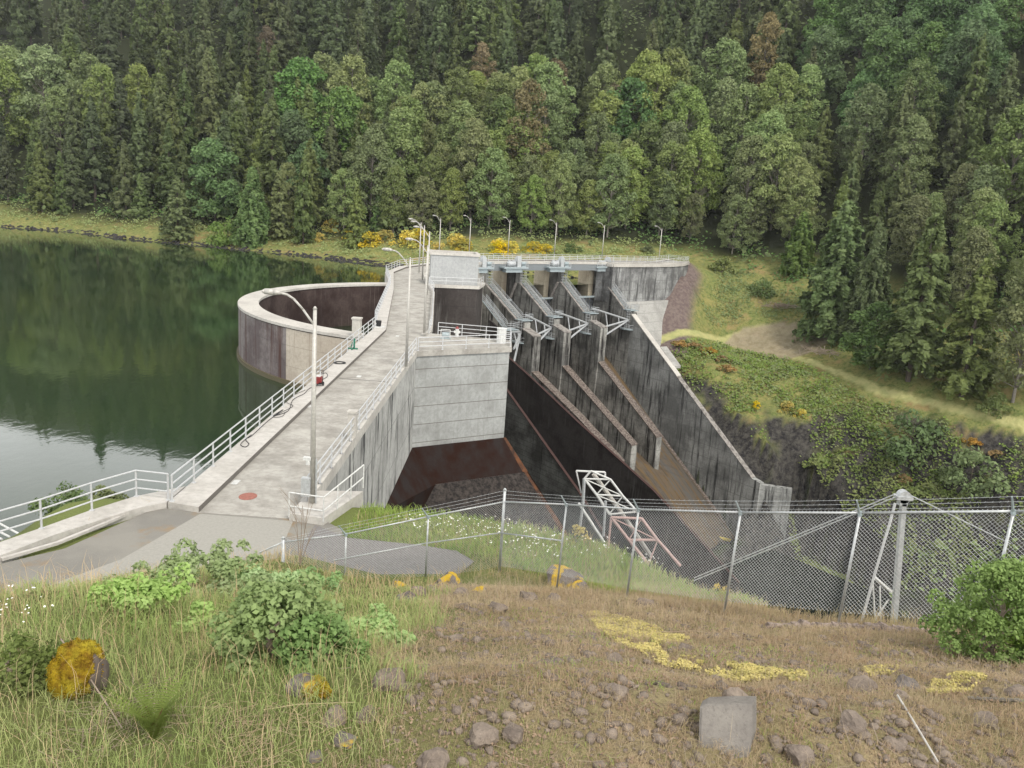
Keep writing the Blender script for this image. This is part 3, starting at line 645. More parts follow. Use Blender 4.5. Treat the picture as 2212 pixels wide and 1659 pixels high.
# training wall on the right
T = thing('training_wall', 'long sloping stained concrete wall along the right side of the spillway', 'wall', tuple(S(30, 0, -40)))
tw_ = [(9.2, -10.9), (45.4, -37.2), (47.5, -37.6), (47.5, -60), (9.2, -50)]
m_ = MB(); m_.prism([S(s_, .01, z) for s_, z in tw_], TN * 1.2); m_.build('wall', M['train'], T)
m_ = MB(); m_.prism([S(9.2, -.05, -10.9), S(45.4, -.05, -37.2), S(45.4, -.05, -37.08), S(9.2, -.05, -10.75)], TN * 1.3); m_.build('coping', M['piertop'], T)
m_ = MB(); m_.prism([S(9.2, -.08, -10.74), S(24, -.08, -21.5), S(24, -.08, -21.3), S(9.2, -.08, -10.5)], TN * 1.36); m_.build('pale_coping', M['coping'], T)
W1 = S(47.3, .2, -38.); W2 = aty(*( 1363 + .2641 * 1320, 778.9 + .2641 * 1055), W1[1] - 1.5)
m_ = MB(); m_.prism([W1, W2, (W2[0], W2[1], -62), (W1[0], W1[1], -62)], (.3, 1.2, 0)); m_.build('end_wing', M['train'], T)
m_ = MB(); pp = [aty(*r3(1840, 1000), 177), aty(*r3(1700, 810), 184)]
m_.prism([S(17.5, 1.2, -16.4), S(22, 1.2, -19.8), S(22, 3.2, -19.8), S(17.5, 3.2, -16.4)], (0, 0, -.5)); m_.build('drain_cover', M['archlow'], T)
# dividers
for k, (t, top, lab) in enumerate([(T1p, [(19.4, -19), (33, -24.4), (44, -29.5)], 'nearest sloping divider wall with speckled top'), (T2p, [(16.2, -18.5), (37.7, -29.5)], 'middle sloping divider wall with speckled top'), (T3, [(13.2, -18.7), (32.5, -30.9)], 'farthest sloping divider wall with speckled top')]):
    dv = thing('divider_wall', lab + ' on the spillway chute', 'wall', tuple(S(top[0][0], t, -30)), 'divider walls on the spillway')
    m_ = MB(); pr = [S(s_, t, z) for s_, z in top]; s0, s9 = top[0][0], top[-1][0]
    m_.prism(pr + [S(s9, t, -52), S(s0, t, -45)], TN * 1.5); m_.build('wall', M['pier'], dv)
    m_ = MB(); m_.prism([p + [0, 0, .25] - TN * .1 for p in pr] + [p - TN * .1 + [0, 0, .01] for p in pr[::-1]], TN * 1.7); m_.build('speckled_top', M['divtop'], dv)
# chute floor
m_ = MB(); tl = [(-50, 38., -44., .3), (T1p, 44., -36., .42), (T2p, 37.7, -34.2, .42), (T3, 32.4, -37., .42), (0, 37.9, -46.3, .707)]
def fz(s_, e):
    if s_ < 0: return min(-11., e[2] + e[3] * e[1]) if s_ > -3 else -14.
    return e[2] + e[3] * (e[1] - s_) if s_ < e[1] else e[2] - .7 * (s_ - e[1])
ss = np.linspace(-9, 48, 30)
for ea, eb in zip(tl[:-1], tl[1:]):
    for u, v in zip(ss[:-1], ss[1:]): m_.poly([S(u, ea[0], fz(u, ea)), S(u, eb[0], fz(u, eb)), S(v, eb[0], fz(v, eb)), S(v, ea[0], fz(v, ea))])
T = thing('spillway_chute', 'rust-streaked sloping concrete spillway floor between the divider walls', 'spillway', tuple(S(20, -20, -30)))
m_.build('floor', M['chute'], T)
m_ = MB(); m_.prism([S(1, -.9, -20.6 - 1.), S(41, -.9, -48.6), S(41, -.9, -47.9), S(1, -.9, -20.6)], TN * .85); m_.build('side_fillet', M['divtop'], T)
ya = aty(*r8(1370, 695), 150); yb = aty(*r8(1690, 765), 152)
t = thing('yellow_boom', 'pale yellow bar lying across the foot of the spillway', 'boom', tuple(ya)); m_ = MB(); m_.tube(ya, yb, .35, 8); m_.build('bar', M['yellow'], t)
# walls on the left of the chute
T = thing('chute_side_wall', 'huge black-stained wall with a thin rusty edge left of the spillway dividers', 'wall', tuple(S(40, T0p, -40)))
t = -46.6; wa = [(20, -8.6), (22.4, -9.3), (24, -13.5), (32.7, -16.4), (45.3, -21), (62, -26.7), (78, -34)]
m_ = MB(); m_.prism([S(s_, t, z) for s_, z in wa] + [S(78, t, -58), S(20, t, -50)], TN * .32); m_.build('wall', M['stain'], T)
m_ = MB(); e = [S(s_, t - .08, z + .02) for s_, z in wa[2:]]; m_.prism(e + [p + [0, 0, .1] for p in e[::-1]], TN * .46); m_.build('rusty_edge', plain('rusty_edge', (.05, .024, .02), .9), T)
T = thing('lower_side_wall', 'grey block-patterned stained wall behind the foot of the valve tower', 'wall', tuple(S(45, -56, -40)))
t = -55.6; wb = [(24, -10), (38, -16.6), (43.3, -19.7), (56.2, -27.3), (68, -36)]
m_ = MB(); m_.prism([S(s_, t, z) for s_, z in wb] + [S(68, t, -58), S(24, t, -50)], TN * .32); m_.build('wall', M['brick'], T)
m_ = MB(); e = [S(s_, t - .08, z + .02) for s_, z in wb]; m_.prism(e + [p + [0, 0, .1] for p in e[::-1]], TN * .46); m_.build('rusty_edge', bpy.data.materials['rusty_edge'], T)

flat('river', [(16, 70), (62, 70), (66, 130), (50, 150), (30, 146), (10, 130)], -49.2, plain('dark_river', (.012, .016, .013), .25))
# gates: curved ribbed skin between piers, top beam and lifting guide
bays = [(T1p, 6.8, T2p, 4.5), (T2p, 4.5, T3, 1.8), (T3, 1.8, T4, 0.)]
for k, (ta, aa, tb, ab) in enumerate(bays):
    lab = ['left', 'middle', 'right'][k]
    g = thing('spillway_gate', 'ribbed grey curved steel gate closing the %s spillway bay' % lab, 'gate', tuple(S(0, ta, -14)), 'gates in the spillway bays')
    m_ = MB(); rows = [(-3.4 - .5 * math.sin(q) , -8.2 - 6 * i / 8) for i, q in enumerate(np.linspace(0, 3, 9))]; NR = 26
    for i in range(8):
        for j in range(NR):
            f0, f1_ = j / NR, (j + 1) / NR; t0 = ta + 1.7 + (tb - ta - 1.7) * f0; t1 = ta + 1.7 + (tb - ta - 1.7) * f1_; da = (aa * (1 - f0) + ab * f0) * .5; db = (aa * (1 - f1_) + ab * f1_) * .5
            bo_ = .14 * (j % 2); (sa, za), (sb, zb) = rows[i], rows[i + 1]
            m_.poly([S(sa + da + bo_, t0, za), S(sa + db + bo_, t1, za), S(sb + db + bo_, t1, zb), S(sb + da + bo_, t0, zb)])
    m_.build('ribbed_skin', plain('gate_paint_%s' % lab, (.13, .14, .15), .6), g)
    m_ = MB(); a = S(-3.3 + aa * .5, ta + 1.7, -8.); b = S(-3.3 + ab * .5, tb - .05, -8.); m_.prism([a, b, b + DS * .7, a + DS * .7], (0, 0, -.35)); m_.build('top_beam', M['bluegrey'], g)
    m_ = MB(); m_.tube(S(-3 + ab * .5, tb - .3, -8), S(-.9 + ab * .4, tb - .3, -4.5), .3, 6); m_.build('lifting_guide', M['piertop'], g)
# cross braces below the stairs
for k, (ta, aa, tb, ab) in enumerate([(T0p, 15, T1p, 6.8)] + bays):
    g = thing('cross_brace', ['pale steel truss brace beside the tower railing, farthest left of four', 'pale steel truss brace across the left spillway bay', 'pale steel truss brace across the middle spillway bay', 'pale steel truss brace across the right spillway bay'][k], 'brace', tuple(S(8, ta, -12)), 'steel braces across the spillway bays')
    E = S(8.6 + ab, tb - .1, -11.9); A0 = S(7.6 + aa, ta + 1.7, -8.9 if k else -10.5); A1 = S(9.0 + aa, ta + 1.7, -13.2); A2 = S(9.2 + aa, ta + 1.7, -15.8)
    nmz = ['top_member', 'middle_member', 'lower_member']
    for nm, P_ in zip(nmz, (A0, A1, A2)): m_ = MB(); m_.tube(P_, E, .2, 6); m_.build(nm, M['galv'], g)
    for f in (.35, .7): m_ = MB(); m_.tube(A0 + (E - A0) * f, A1 + (E - A1) * f, .12, 5); m_.tube(A1 + (E - A1) * f, A2 + (E - A2) * f, .12, 5); m_.build('web_strut', M['galv'], g)

# stairs, ladders, landings, hoists
def railing_mb(path, h=1.07, rails=(1., .66, .33), step=2.1, r=.03, pr=.035, close=False):
    R_ = MB(); Ps = []
    pts = [np.array(p, float) for p in path]
    for f in rails:
        for i in range(len(pts) - 1): R_.tube(pts[i] + [0, 0, h * f], pts[i + 1] + [0, 0, h * f], r, 6)
    for i in range(len(pts) - 1):
        L = np.linalg.norm(pts[i + 1] - pts[i]); n_ = max(1, round(L / step))
        for j in range(n_ + (1 if i == len(pts) - 2 else 0)):
            Ps.append(pts[i] + (pts[i + 1] - pts[i]) * j / n_)
    return R_, Ps
def railing(name, label, path, h=1.07, rails=(1., .66, .33), step=2.1, r=.03, pr=.04, mat='paintrail', cat='railing', group=None):
    t = thing(name, label, cat, tuple(path[0]), group); R_, Ps = railing_mb(path, h, rails, step, r)
    R_.build('rails', M[mat], t)
    for p in Ps[:100]: m_ = MB(); m_.tube(p, p + [0, 0, h], pr, 6); m_.box(p + [0, 0, .01], (.16, .16, .02)); m_.build('post', M[mat], t)
    return t
def cage(m_, p, h, r=.42):
    for i in range(int(h / .55) + 1):
        z = i * .55; q = [p + np.array([math.cos(a) * r, math.sin(a) * r, z]) for a in np.linspace(0, 2 * math.pi, 9)]; m_.path(q, .035, 4)
    for a in np.linspace(0, 2 * math.pi, 7)[:-1]: b = p + np.array([math.cos(a) * r, math.sin(a) * r, 0]); m_.tube(b, b + [0, 0, h], .03, 4)
ords = ['behind the valve tower railing', 'on the leftmost spillway pier', 'on the second spillway pier', 'on the third spillway pier', 'on the rightmost spillway pier']
for k, (t, a) in enumerate([(T0p, 15.2)] + PI):
    g = thing('access_stair', 'pale steel stair with handrails sloping down ' + ords[k], 'stairs', tuple(S(a, t, -5)), 'steel stairs down the spillway piers')
    top = S(-.2 + a * .5 + (8 if k == 0 else 0), t + .45, -4.2 - (1.6 if k == 0 else 0)); bot = S(7 + a, t + .45, -9.7); m_ = MB()
    for o_ in (0, .85): m_.tube(top + TN * o_, bot + TN * o_, .09, 5)
    m_.build('stringer', M['bluegrey'], g); m_ = MB(); N_ = 20
    for i in range(N_): p = top + (bot - top) * (i + .5) / N_; m_.box(p + TN * .42, (.24, .85, .05), (DS, TN, (0, 0, 1)))
    m_.build('treads', M['galv'], g)
    for o_ in (0, .85):
        m_ = MB()
        for hh in (.45, .8, 1.1): m_.tube(top + TN * o_ + [0, 0, hh], bot + TN * o_ + [0, 0, hh], .04, 5)
        for i in range(6): p = top + (bot - top) * i / 5 + TN * o_; m_.tube(p, p + [0, 0, 1.1], .04, 5)
        m_.build('handrail', M['galv'], g)
    if k:
        m_ = MB(); cage(m_, top - DS * .2 + TN * .4 - [0, 0, .2], 4.6, .62); m_.build('ladder_cage', M['galv'], g)
    m_ = MB(); c0 = bot + DS * .8 + TN * .6; m_.box(c0 - [0, 0, .1], (2.4, 2.6, .16), (DS, TN, (0, 0, 1))); m_.build('landing', M['bluegrey'], g)
    m_ = MB()
    for ox, ox2 in ((( -1.2, -1.3), (-1.2, 1.3)), ((1.2, -1.3), (1.2, 1.3)), ((-.2, -1.3), (1.2, -1.3)), ((-1.2, 1.3), (1.2, 1.3))):
        pa = c0 + DS * ox[0] + TN * ox[1]; pb = c0 + DS * ox2[0] + TN * ox2[1]
        if ox == (-1.2, -1.3): continue
        for hh in (.4, .75, 1.1): m_.tube(pa + [0, 0, hh], pb + [0, 0, hh], .04, 5)
        for q in (pa, (pa + pb) / 2, pb): m_.tube(q, q + [0, 0, 1.1], .04, 5)
    m_.build('landing_railing', M['galv'], g)
    if k:
        m_ = MB(); cage(m_, c0 + DS * .7 - TN * 1.3 - [0, 0, 4.2], 4.2, .45); m_.build('lower_ladder_cage', M['galv'], g)
        c1 = c0 + DS * .5 - TN * 1.0 - [0, 0, 4.3]; m_ = MB(); hf = [c1 - TN * math.sin(q) * 1.6 + DS * math.cos(q) * 1.8 for q in np.linspace(0, math.pi, 11)]
        m_.prism(hf, (0, 0, .2)); m_.build('lower_landing', M['bluegrey'], g)
        m_ = MB()
        for hh in (.5, 1.1): m_.path([p + [0, 0, hh] for p in hf], .04, 5)
        for p in hf[::2]: m_.tube(p, p + [0, 0, 1.1], .04, 5)
        m_.build('lower_railing', M['galv'], g)
        # gate hoist on the bridge edge above this pier
        hg = thing('gate_hoist', 'grey hoist machine with round drum on the bridge edge ' + ords[k].replace('on the', 'above the'), 'hoist', tuple(S(.8 + a * .1, t, -1.3)), 'gate hoists along the bridge edge')
        b0 = atz(*r3([215, 530, 920, 1340][k - 1], 165), 0) + DS * .9 - TN * 1.4
        B_ = lambda s_, tt, z: b0 + DS * s_ + TN * tt + np.array([0, 0, z])
        AX = (TN, DS, (0, 0, 1))
        m_ = MB(); m_.box(B_(0, -.3, -1.15), (6.2, 1.9, .3), AX); m_.box(B_(0, -.6, -1.7), (4.2, 1.2, .8), AX); m_.build('platform', M['bluegrey'], hg)
        m_ = MB(); m_.tube(B_(0, -1.8, -.4), B_(0, -.2, -.4), .55, 14); m_.tube(B_(-.1, -1.5, -.4), B_(-.1, -1.3, -.4), .75, 14); m_.tube(B_(-.1, -.5, -.4), B_(-.1, -.3, -.4), .75, 14); m_.build('drum', M['galv'], hg, True)
        m_ = MB(); m_.box(B_(0, .7, -.1), (1.0, 1.1, 1.9), AX); m_.box(B_(0, .7, 1.0), (.7, .8, .35), AX); m_.build('gearbox', M['galv'], hg)
        m_ = MB(); m_.tube(B_(.2, 1.4, -.3), B_(.2, 2.5, -.3), .36, 12); m_.box(B_(.2, 1.95, -.85), (1., .6, .35), AX); m_.build('motor', M['bluegrey'], hg)
        m_ = MB()
        for tt in (-3.2, 2.8):
            for hh in (.45, .9): m_.tube(B_(-.8, tt, -1 + hh), B_(.9, tt, -1 + hh), .04, 5)
            m_.tube(B_(.9, tt, -1), B_(.9, tt, -.05), .05, 5)
        for hh in (.45, .9): m_.tube(B_(.9, -3.2, -1 + hh), B_(.9, -1.9, -1 + hh), .04, 5); m_.tube(B_(.9, 1.9, -1 + hh), B_(.9, 2.8, -1 + hh), .04, 5)
        m_.tube(B_(.9, -3.2, -.97), B_(.9, 2.8, -.97), .04, 5)
        m_.build('guard_rail', M['galv'], hg)

# ------------------------------------------------------------------ railings
z3 = lambda L: [np.array([x, y, 0.]) for x, y in L]
def off(L, d):                         # shift a plan path sideways
    o_ = []
    for i, p in enumerate(L):
        a = np.array(L[max(0, i - 1)]); b = np.array(L[min(len(L) - 1, i + 1)]); v = b - a; v = v / np.linalg.norm(v); o_.append((p[0] + v[1] * d, p[1] - v[0] * d))
    return o_
railing('bridge_railing', 'pale three-bar railing along the lake side of the dam walkway', z3(off([(-13, 30.3), (-13, 76), (-13.7, 79), (-17.6, 113), (-20.9, 129.5)], .12)), step=2.15, r=.035)
railing('bridge_railing', 'pale three-bar railing following the curved upstream edge of the dam crest', z3(off(left[4:], .12)), step=2.4, r=.04, pr=.045)
railing('bridge_railing', 'pale railing on the blue-edged right side of the dam roadway up to the tower platform', z3([(-7.85, 31.2), (-7.85, 65.2)]), step=2.1, r=.032)
railing('platform_railing', 'pale railing around the top of the valve tower platform', z3([(-7.7, 65.4), (-.35, 70.3), (-.45, 73.4), (-7.0, 74.2)]), step=2.1, r=.035)
railing('bridge_railing', 'pale railing on the right of the roadway between tower platform and control block', z3([(-7.85, 74.4), (-7.9, 76), (-8.1, 79), (-10.9, 107), (-12.5, 115.6)]), step=2.2, r=.035)
railing('block_railing', 'two-bar pale railing in front of the pale control block', z3([(-12.5, 116.0), (-5.65, 117.9), (-5.2, 122)]), rails=(1., .55), step=2.3, r=.04)
railing('bridge_railing', 'pale railing along the downstream edge of the crest above the arch wall', z3([right[11], (20.9, 188.2), (29, 195.2), (37, 202.9), (40.4, 208.6), (43.1, 215.4), (38.4, 218)]), step=2.2, r=.04)
railing('bridge_railing', 'pale railing between hoists on the downstream edge of the crest bridge', z3([right[8], right[9], right[10], (18, 188.2)]), step=2.4, r=.035)
lr = [atz(*p, 0) for p in (s1(-140, 680), s1(292, 545), s1(645, 418), s1(957, 320), s1(1180, 345))]
railing('shore_railing', 'pale three-bar railing along the lakeshore footpath at the left', lr, step=30, r=.032)
T = thing('stair_landing', 'small concrete side landing with white pipe railing next to the roadway end', 'landing', (-7, 31, -.3))
lp = [atz(*r7(130, 500), -.3), atz(*r7(370, 535), -.3)]; lq = [lp[0] + [.2, 2.6, 0], lp[1] + [.9, 3.2, 0]]
m_ = MB(); m_.prism([lp[0] + [0, 0, .35], lp[1] + [0, 0, .35], lq[1] + [0, 0, .35], lq[0] + [0, 0, .35]], (0, 0, -1.4)); m_.build('slab', M['walk'], T)
R_, Ps = railing_mb([lp[0] + [0, 0, .2], lp[1] + [0, 0, .2], lq[1] + [0, 0, .5]], 1.0, (1., .45), 1.3, .03); R_.build('rails', M['white'], T)
for p in Ps: m_ = MB(); m_.tube(p, p + [0, 0, 1.0], .03, 6); m_.build('post', M['white'], T)
m_ = MB(); w0 = lp[1] + [.1, .1, -.2]; m_.prism([w0, w0 + [1.2, 4.5, -1.2], w0 + [1.2, 4.5, -3], w0 + [0, 0, -2]], (.3, 0, 0)); m_.build('wing_wall', M['walk'], T)

# ------------------------------------------------------------------ street lamps
lamps = [(-7.6, 31.0, 'tall lamp post with camera and grey box at the near end of the dam roadway'), (-7.72, 58.6, 'lamp post rising from the right railing just before the tower platform')]
for (px, py), lb in zip([(916, 721), (922, 639), (912, 605), (905, 589.5), (948, 560), (1013, 551.5), (1097, 551.5), (1197, 554.5), (1300, 557.5), (1423, 563)],
    ['lamp post at the far corner of the tower platform', 'lamp post in front of the pale control block', 'lamp post just left of the pale control block', 'leftmost far lamp post on the bend of the roadway', 'lamp post rising behind the left end of the pale block', 'lamp post rising behind the right end of the pale block', 'lamp post above the leftmost spillway pier hoist', 'lamp post above the second gate hoist', 'lamp post above the third gate hoist', 'rightmost lamp post, above the curved abutment wall']):
    p = atz(px, py, 0); lamps.append((p[0], p[1], lb))
lp0 = None
for i, (x, y, lb) in enumerate(lamps):
    lb = lb[:1].upper() + lb[1:] if False else lb
    if i == 0 or i == 1:
        t = thing('lamp_post', lb, 'street lamp', (0, 0, 0) if False else (x, y, 0), 'lamp posts along the dam roadway')
        c0 = np.array([x, y, 0.]); m_ = MB(); m_.tube(c0, c0 + [0, 0, 7.8], .115, 10, .07); m_.tube(c0 + [0, 0, 7.8], c0 + [0, 0, 7.9], .09, 10, .03); reg(t, m_.build('pole', M['lamp'], t, True))
        m_ = MB(); m_.box(c0 + [0, 0, .03], (.4, .4, .06)); reg(t, m_.build('base_plate', M['lamp'], t))
        m_ = MB(); m_.path([c0 + q for q in np.array([[0, 0, 7.15], [-.45, 0, 7.75], [-.8, 0, 8.12], [-1.05, 0, 8.27], [-1.35, 0, 8.32]])], .045, 8); reg(t, m_.build('arm', M['lamp'], t, True))
        m_ = MB(); N_ = 8
        h0 = c0 + [-1.3, 0, 8.32]
        m_.tube(h0, h0 + [-.25, 0, .02], .07, 10, .13); m_.tube(h0 + [-.25, 0, .02], h0 + [-.6, 0, .02], .13, 10, .11); m_.tube(h0 + [-.6, 0, .02], h0 + [-.72, 0, .02], .11, 10, .03); reg(t, m_.build('lamp_head', M['lamp'], t, True))
        if i == 0:
            m_ = MB(); m_.box(c0 + [-.2, -.05, 1.9], (.3, .2, .12)); m_.tube(c0 + [-.16, -.08, 1.84], c0 + [-.16, -.08, 1.66], .09, 10); m_.build('camera', M['white'], t)
            m_ = MB(); m_.box(c0 + [-.22, -.1, .75], (.36, .25, .75)); m_.build('electrical_box', M['galv'], t)
            m_ = MB(); m_.tube(c0 + [.16, -.05, 0], c0 + [.16, -.05, 1.9], .03, 6); m_.build('conduit', M['galv'], t)
        else: lp0 = t
    else:
        rz = 0 if i < 6 else math.radians(-30)
        dup(lp0, (x, y, 0), rz, (1, 1, 1), lb)

# ------------------------------------------------------------------ small things on the dam
def P0(u, v, z=0): return atz(*r4(u, v), z)
c0 = P0(1470, 572); c0[0] = -12.25
t = thing('pressure_washer', 'red and black pressure washer with a tubular handle on the raised walkway', 'pressure washer', tuple(c0))
m_ = MB(); m_.box(c0 + [0, 0, .18], (.5, .4, .08)); m_.path([c0 + q for q in np.array([[-.22, .22, .2], [-.22, .3, .95], [.22, .3, .95], [.22, .22, .2]])], .02, 6); m_.build('frame', M['black'], t)
m_ = MB(); m_.box(c0 + [0, 0, .42], (.42, .36, .36)); m_.tube(c0 + [0, -.1, .3], c0 + [0, -.28, .3], .12, 10); m_.build('engine', M['red'], t)
m_ = MB(); m_.box(c0 + [0, -.02, .64], (.3, .25, .1)); m_.build('fuel_tank', M['white'], t)
for s_ in (-.28, .28): m_ = MB(); m_.tube(c0 + [s_ - .04, .1, .13], c0 + [s_ + .04, .1, .13], .13, 14); m_.build('wheel', M['black'], t)
def hose(name, label, pts, r=.018, mat='black', cat='hose'):
    # smooth with Catmull-Rom
    P_ = [np.array(p, float) for p in pts]; Q = []
    for i in range(len(P_) - 1):
        p0, p1, p2, p3 = P_[max(0, i - 1)], P_[i], P_[i + 1], P_[min(len(P_) - 1, i + 2)]
        for u in np.linspace(0, 1, 7)[:-1]: Q.append(.5 * (2 * p1 + (p2 - p0) * u + (2 * p0 - 5 * p1 + 4 * p2 - p3) * u * u + (3 * p1 - p0 - 3 * p2 + p3) * u ** 3))
    Q.append(P_[-1]); m_ = MB(); m_.path(Q, r, 6); return tag(m_.build(name, M[mat], None, True), label, cat)
hose('water_hose', 'black hose snaking from the pressure washer along the walkway toward the shore', [P0(*q, .03) for q in [(1500, 560), (1420, 600), (1380, 640), (1290, 690), (1250, 780), (1130, 820), (1210, 770), (1100, 850), (1000, 940), (950, 985), (905, 1010), (862, 1055), (900, 1075), (930, 1050), (905, 1015), (950, 975)]])
hose('water_hose', 'thin loop of black hose trailing beside the walkway kerb behind the pressure washer', [P0(*q, .03) for q in [(1390, 610), (1280, 660), (1240, 710), (1290, 740), (1200, 790), (1130, 830), (1200, 825), (1230, 790)]], .014)
hose('water_hose', 'black hose running from the pressure washer to the green pump stand', [P0(*q, .03) for q in [(1500, 540), (1570, 500), (1560, 470), (1510, 480), (1560, 440), (1620, 390), (1650, 350), (1700, 320), (1745, 275)]])
c0 = P0(1672, 386, .03); t = thing('hose_coil', 'flat round coil of dark hose lying on the walkway', 'hose coil', tuple(c0)); m_ = MB()
for rr in (.42, .36, .3): q = [c0 + np.array([math.cos(a) * rr, math.sin(a) * rr, 0]) for a in np.linspace(0, 2 * math.pi, 25)]; m_.path(q, .03, 6)
m_.build('coil', M['black'], t)
c0 = P0(1780, 275); t = thing('pump_stand', 'green steel stand with an upright post on the walkway', 'stand', tuple(c0)); m_ = MB(); m_.box(c0 + [0, 0, .05], (.8, .1, .1)); m_.box(c0 + [0, 0, .05], (.1, .9, .1)); m_.build('base', M['green'], t); m_ = MB(); m_.tube(c0 + [.1, 0, .1], c0 + [.1, 0, .85], .07, 8); m_.tube(c0 + [-.15, 0, .1], c0 + [-.05, 0, .55], .04, 6); m_.build('upright', M['green'], t)
c0 = P0(1990, 96); t = thing('bucket_pallet', 'black bucket on a pale square slab near the bend of the walkway', 'bucket', tuple(c0)); m_ = MB(); m_.box(c0 + [0, 0, .05], (1.1, .9, .1)); m_.build('slab', M['white'], t); m_ = MB(); m_.tube(c0 + [0, 0, .1], c0 + [0, 0, .62], .22, 12, .27); m_.build('bucket', M['black'], t)
c0 = atz(*r5(965, 225), 0); t = thing('white_drum', 'white upright drum in the outer corner of the tower platform', 'drum', tuple(c0)); m_ = MB(); m_.tube(c0, c0 + [0, 0, 1.25], .42, 14); m_.build('shell', M['white'], t, False); m_ = MB(); m_.tube(c0 + [0, 0, 1.25], c0 + [0, 0, 1.32], .46, 14); m_.build('lid', M['white'], t)
c0 = atz(*r5(603, 175), 0); t = thing('hydrant', 'red and white hydrant standing on the tower platform', 'hydrant', tuple(c0)); m_ = MB(); m_.tube(c0, c0 + [0, 0, .75], .16, 12); m_.box(c0 + [0, 0, .45], (.55, .2, .2)); m_.build('body', M['white'], t); m_ = MB(); m_.tube(c0 + [0, 0, .75], c0 + [0, 0, .95], .19, 12, .06); m_.build('cap', M['red'], t)
c0 = atz(*r5(510, 190), 0); t = thing('portable_pump', 'small dark pump with a white pipe frame on the tower platform', 'pump', tuple(c0)); m_ = MB(); m_.tube(c0 + [-.3, 0, .35], c0 + [.35, 0, .35], .24, 12); m_.box(c0 + [0, 0, .08], (.9, .5, .14)); m_.build('motor', M['bluegrey'], t); m_ = MB(); m_.path([c0 + q for q in np.array([[-.4, -.25, .1], [-.4, -.25, .85], [.4, -.25, .85], [.4, -.25, .1]])], .035, 6); m_.build('frame', M['white'], t)
def patch(name, label, c0, rx, ry, mat, cat, n_=20):
    t = MB(); q = [(c0[0] + math.cos(a) * rx, c0[1] + math.sin(a) * ry, c0[2]) for a in np.linspace(0, 2 * math.pi, n_ + 1)[:-1]]; t.prism(q, (0, 0, -.01)); return tag(t.build(name, M[mat]), label, cat)
patch('round_cover', 'faded red round cover plate set in the near roadway', P0(922, 1478, -.208), .36, .42, 'orangered', 'cover')
for q, lb in (((820, 1363), 'small white rectangle painted near the red round cover'), ((1830, 498), 'white square painted mark in the middle of the roadway'), ((1420, 742 + 250 - 250), 'pale scrap mark on the roadway beside the lamp post'), ((2145, 168), 'white painted mark on the roadway level with the tower platform')):
    c0 = P0(*q, -.209); m_ = MB(); m_.box(c0, (.28, .55, .006)); tag(m_.build('road_mark', M['white']), lb, 'mark')
# log boom / float at far left water
t = thing('floating_dock', 'white pipes of a small float at the left edge of the water', 'dock', tuple(atz(*s1(0, 560), -3)))
m_ = MB()
for a, b in ((s1(-60, 480), s1(135, 585)), (s1(-60, 540), s1(70, 606)), (s1(-60, 590), s1(15, 622))):
    pa, pb = atz(*a, -3.5), atz(*b, -3.5); m_.tube(pa, pb, .05, 6)
m_.build('pipes', M['white'], t)

# ------------------------------------------------------------------ leaf and plant generators
def leaves(C, N, size, asp=1.6, rng=RNG, curl=0):
    """one diamond quad per centre, facing roughly N"""
    n_ = len(C); N = N / (np.linalg.norm(N, axis=1, keepdims=True) + 1e-9)
    R_ = rng.normal(size=(n_, 3)); U = R_ - (R_ * N).sum(1, keepdims=True) * N; U /= np.linalg.norm(U, axis=1, keepdims=True) + 1e-9; Vv = np.cross(N, U)
    s_ = (size * rng.uniform(.6, 1.35, n_))[:, None] if np.isscalar(size) else (size * rng.uniform(.6, 1.35, n_))[:, None]
    a = C - U * s_ * asp * .5; b = C + Vv * s_ * .5; c = C + U * s_ * asp * .5; d = C - Vv * s_ * .5
    V = np.stack([a, b, c, d], 1).reshape(-1, 3); return V, np.arange(n_ * 4).reshape(-1, 4)
def trunk_mb(h, r, lean=0, limbs=(), seed=0):
    m_ = MB(); rr = random.Random(seed); n_ = 5; p = np.zeros(3)
    for i in range(n_):
        q = np.array([lean * ((i + 1) / n_) ** 2 + rr.uniform(-.1, .1), rr.uniform(-.1, .1), h * (i + 1) / n_]); m_.tube(p, q, r * (1 - i / n_ * .85), 7, r * (1 - (i + 1) / n_ * .85), cap=False); p = q
    for a, b, r0 in limbs: m_.tube(a, b, r0, 5, r0 * .3, cap=False)
    return m_
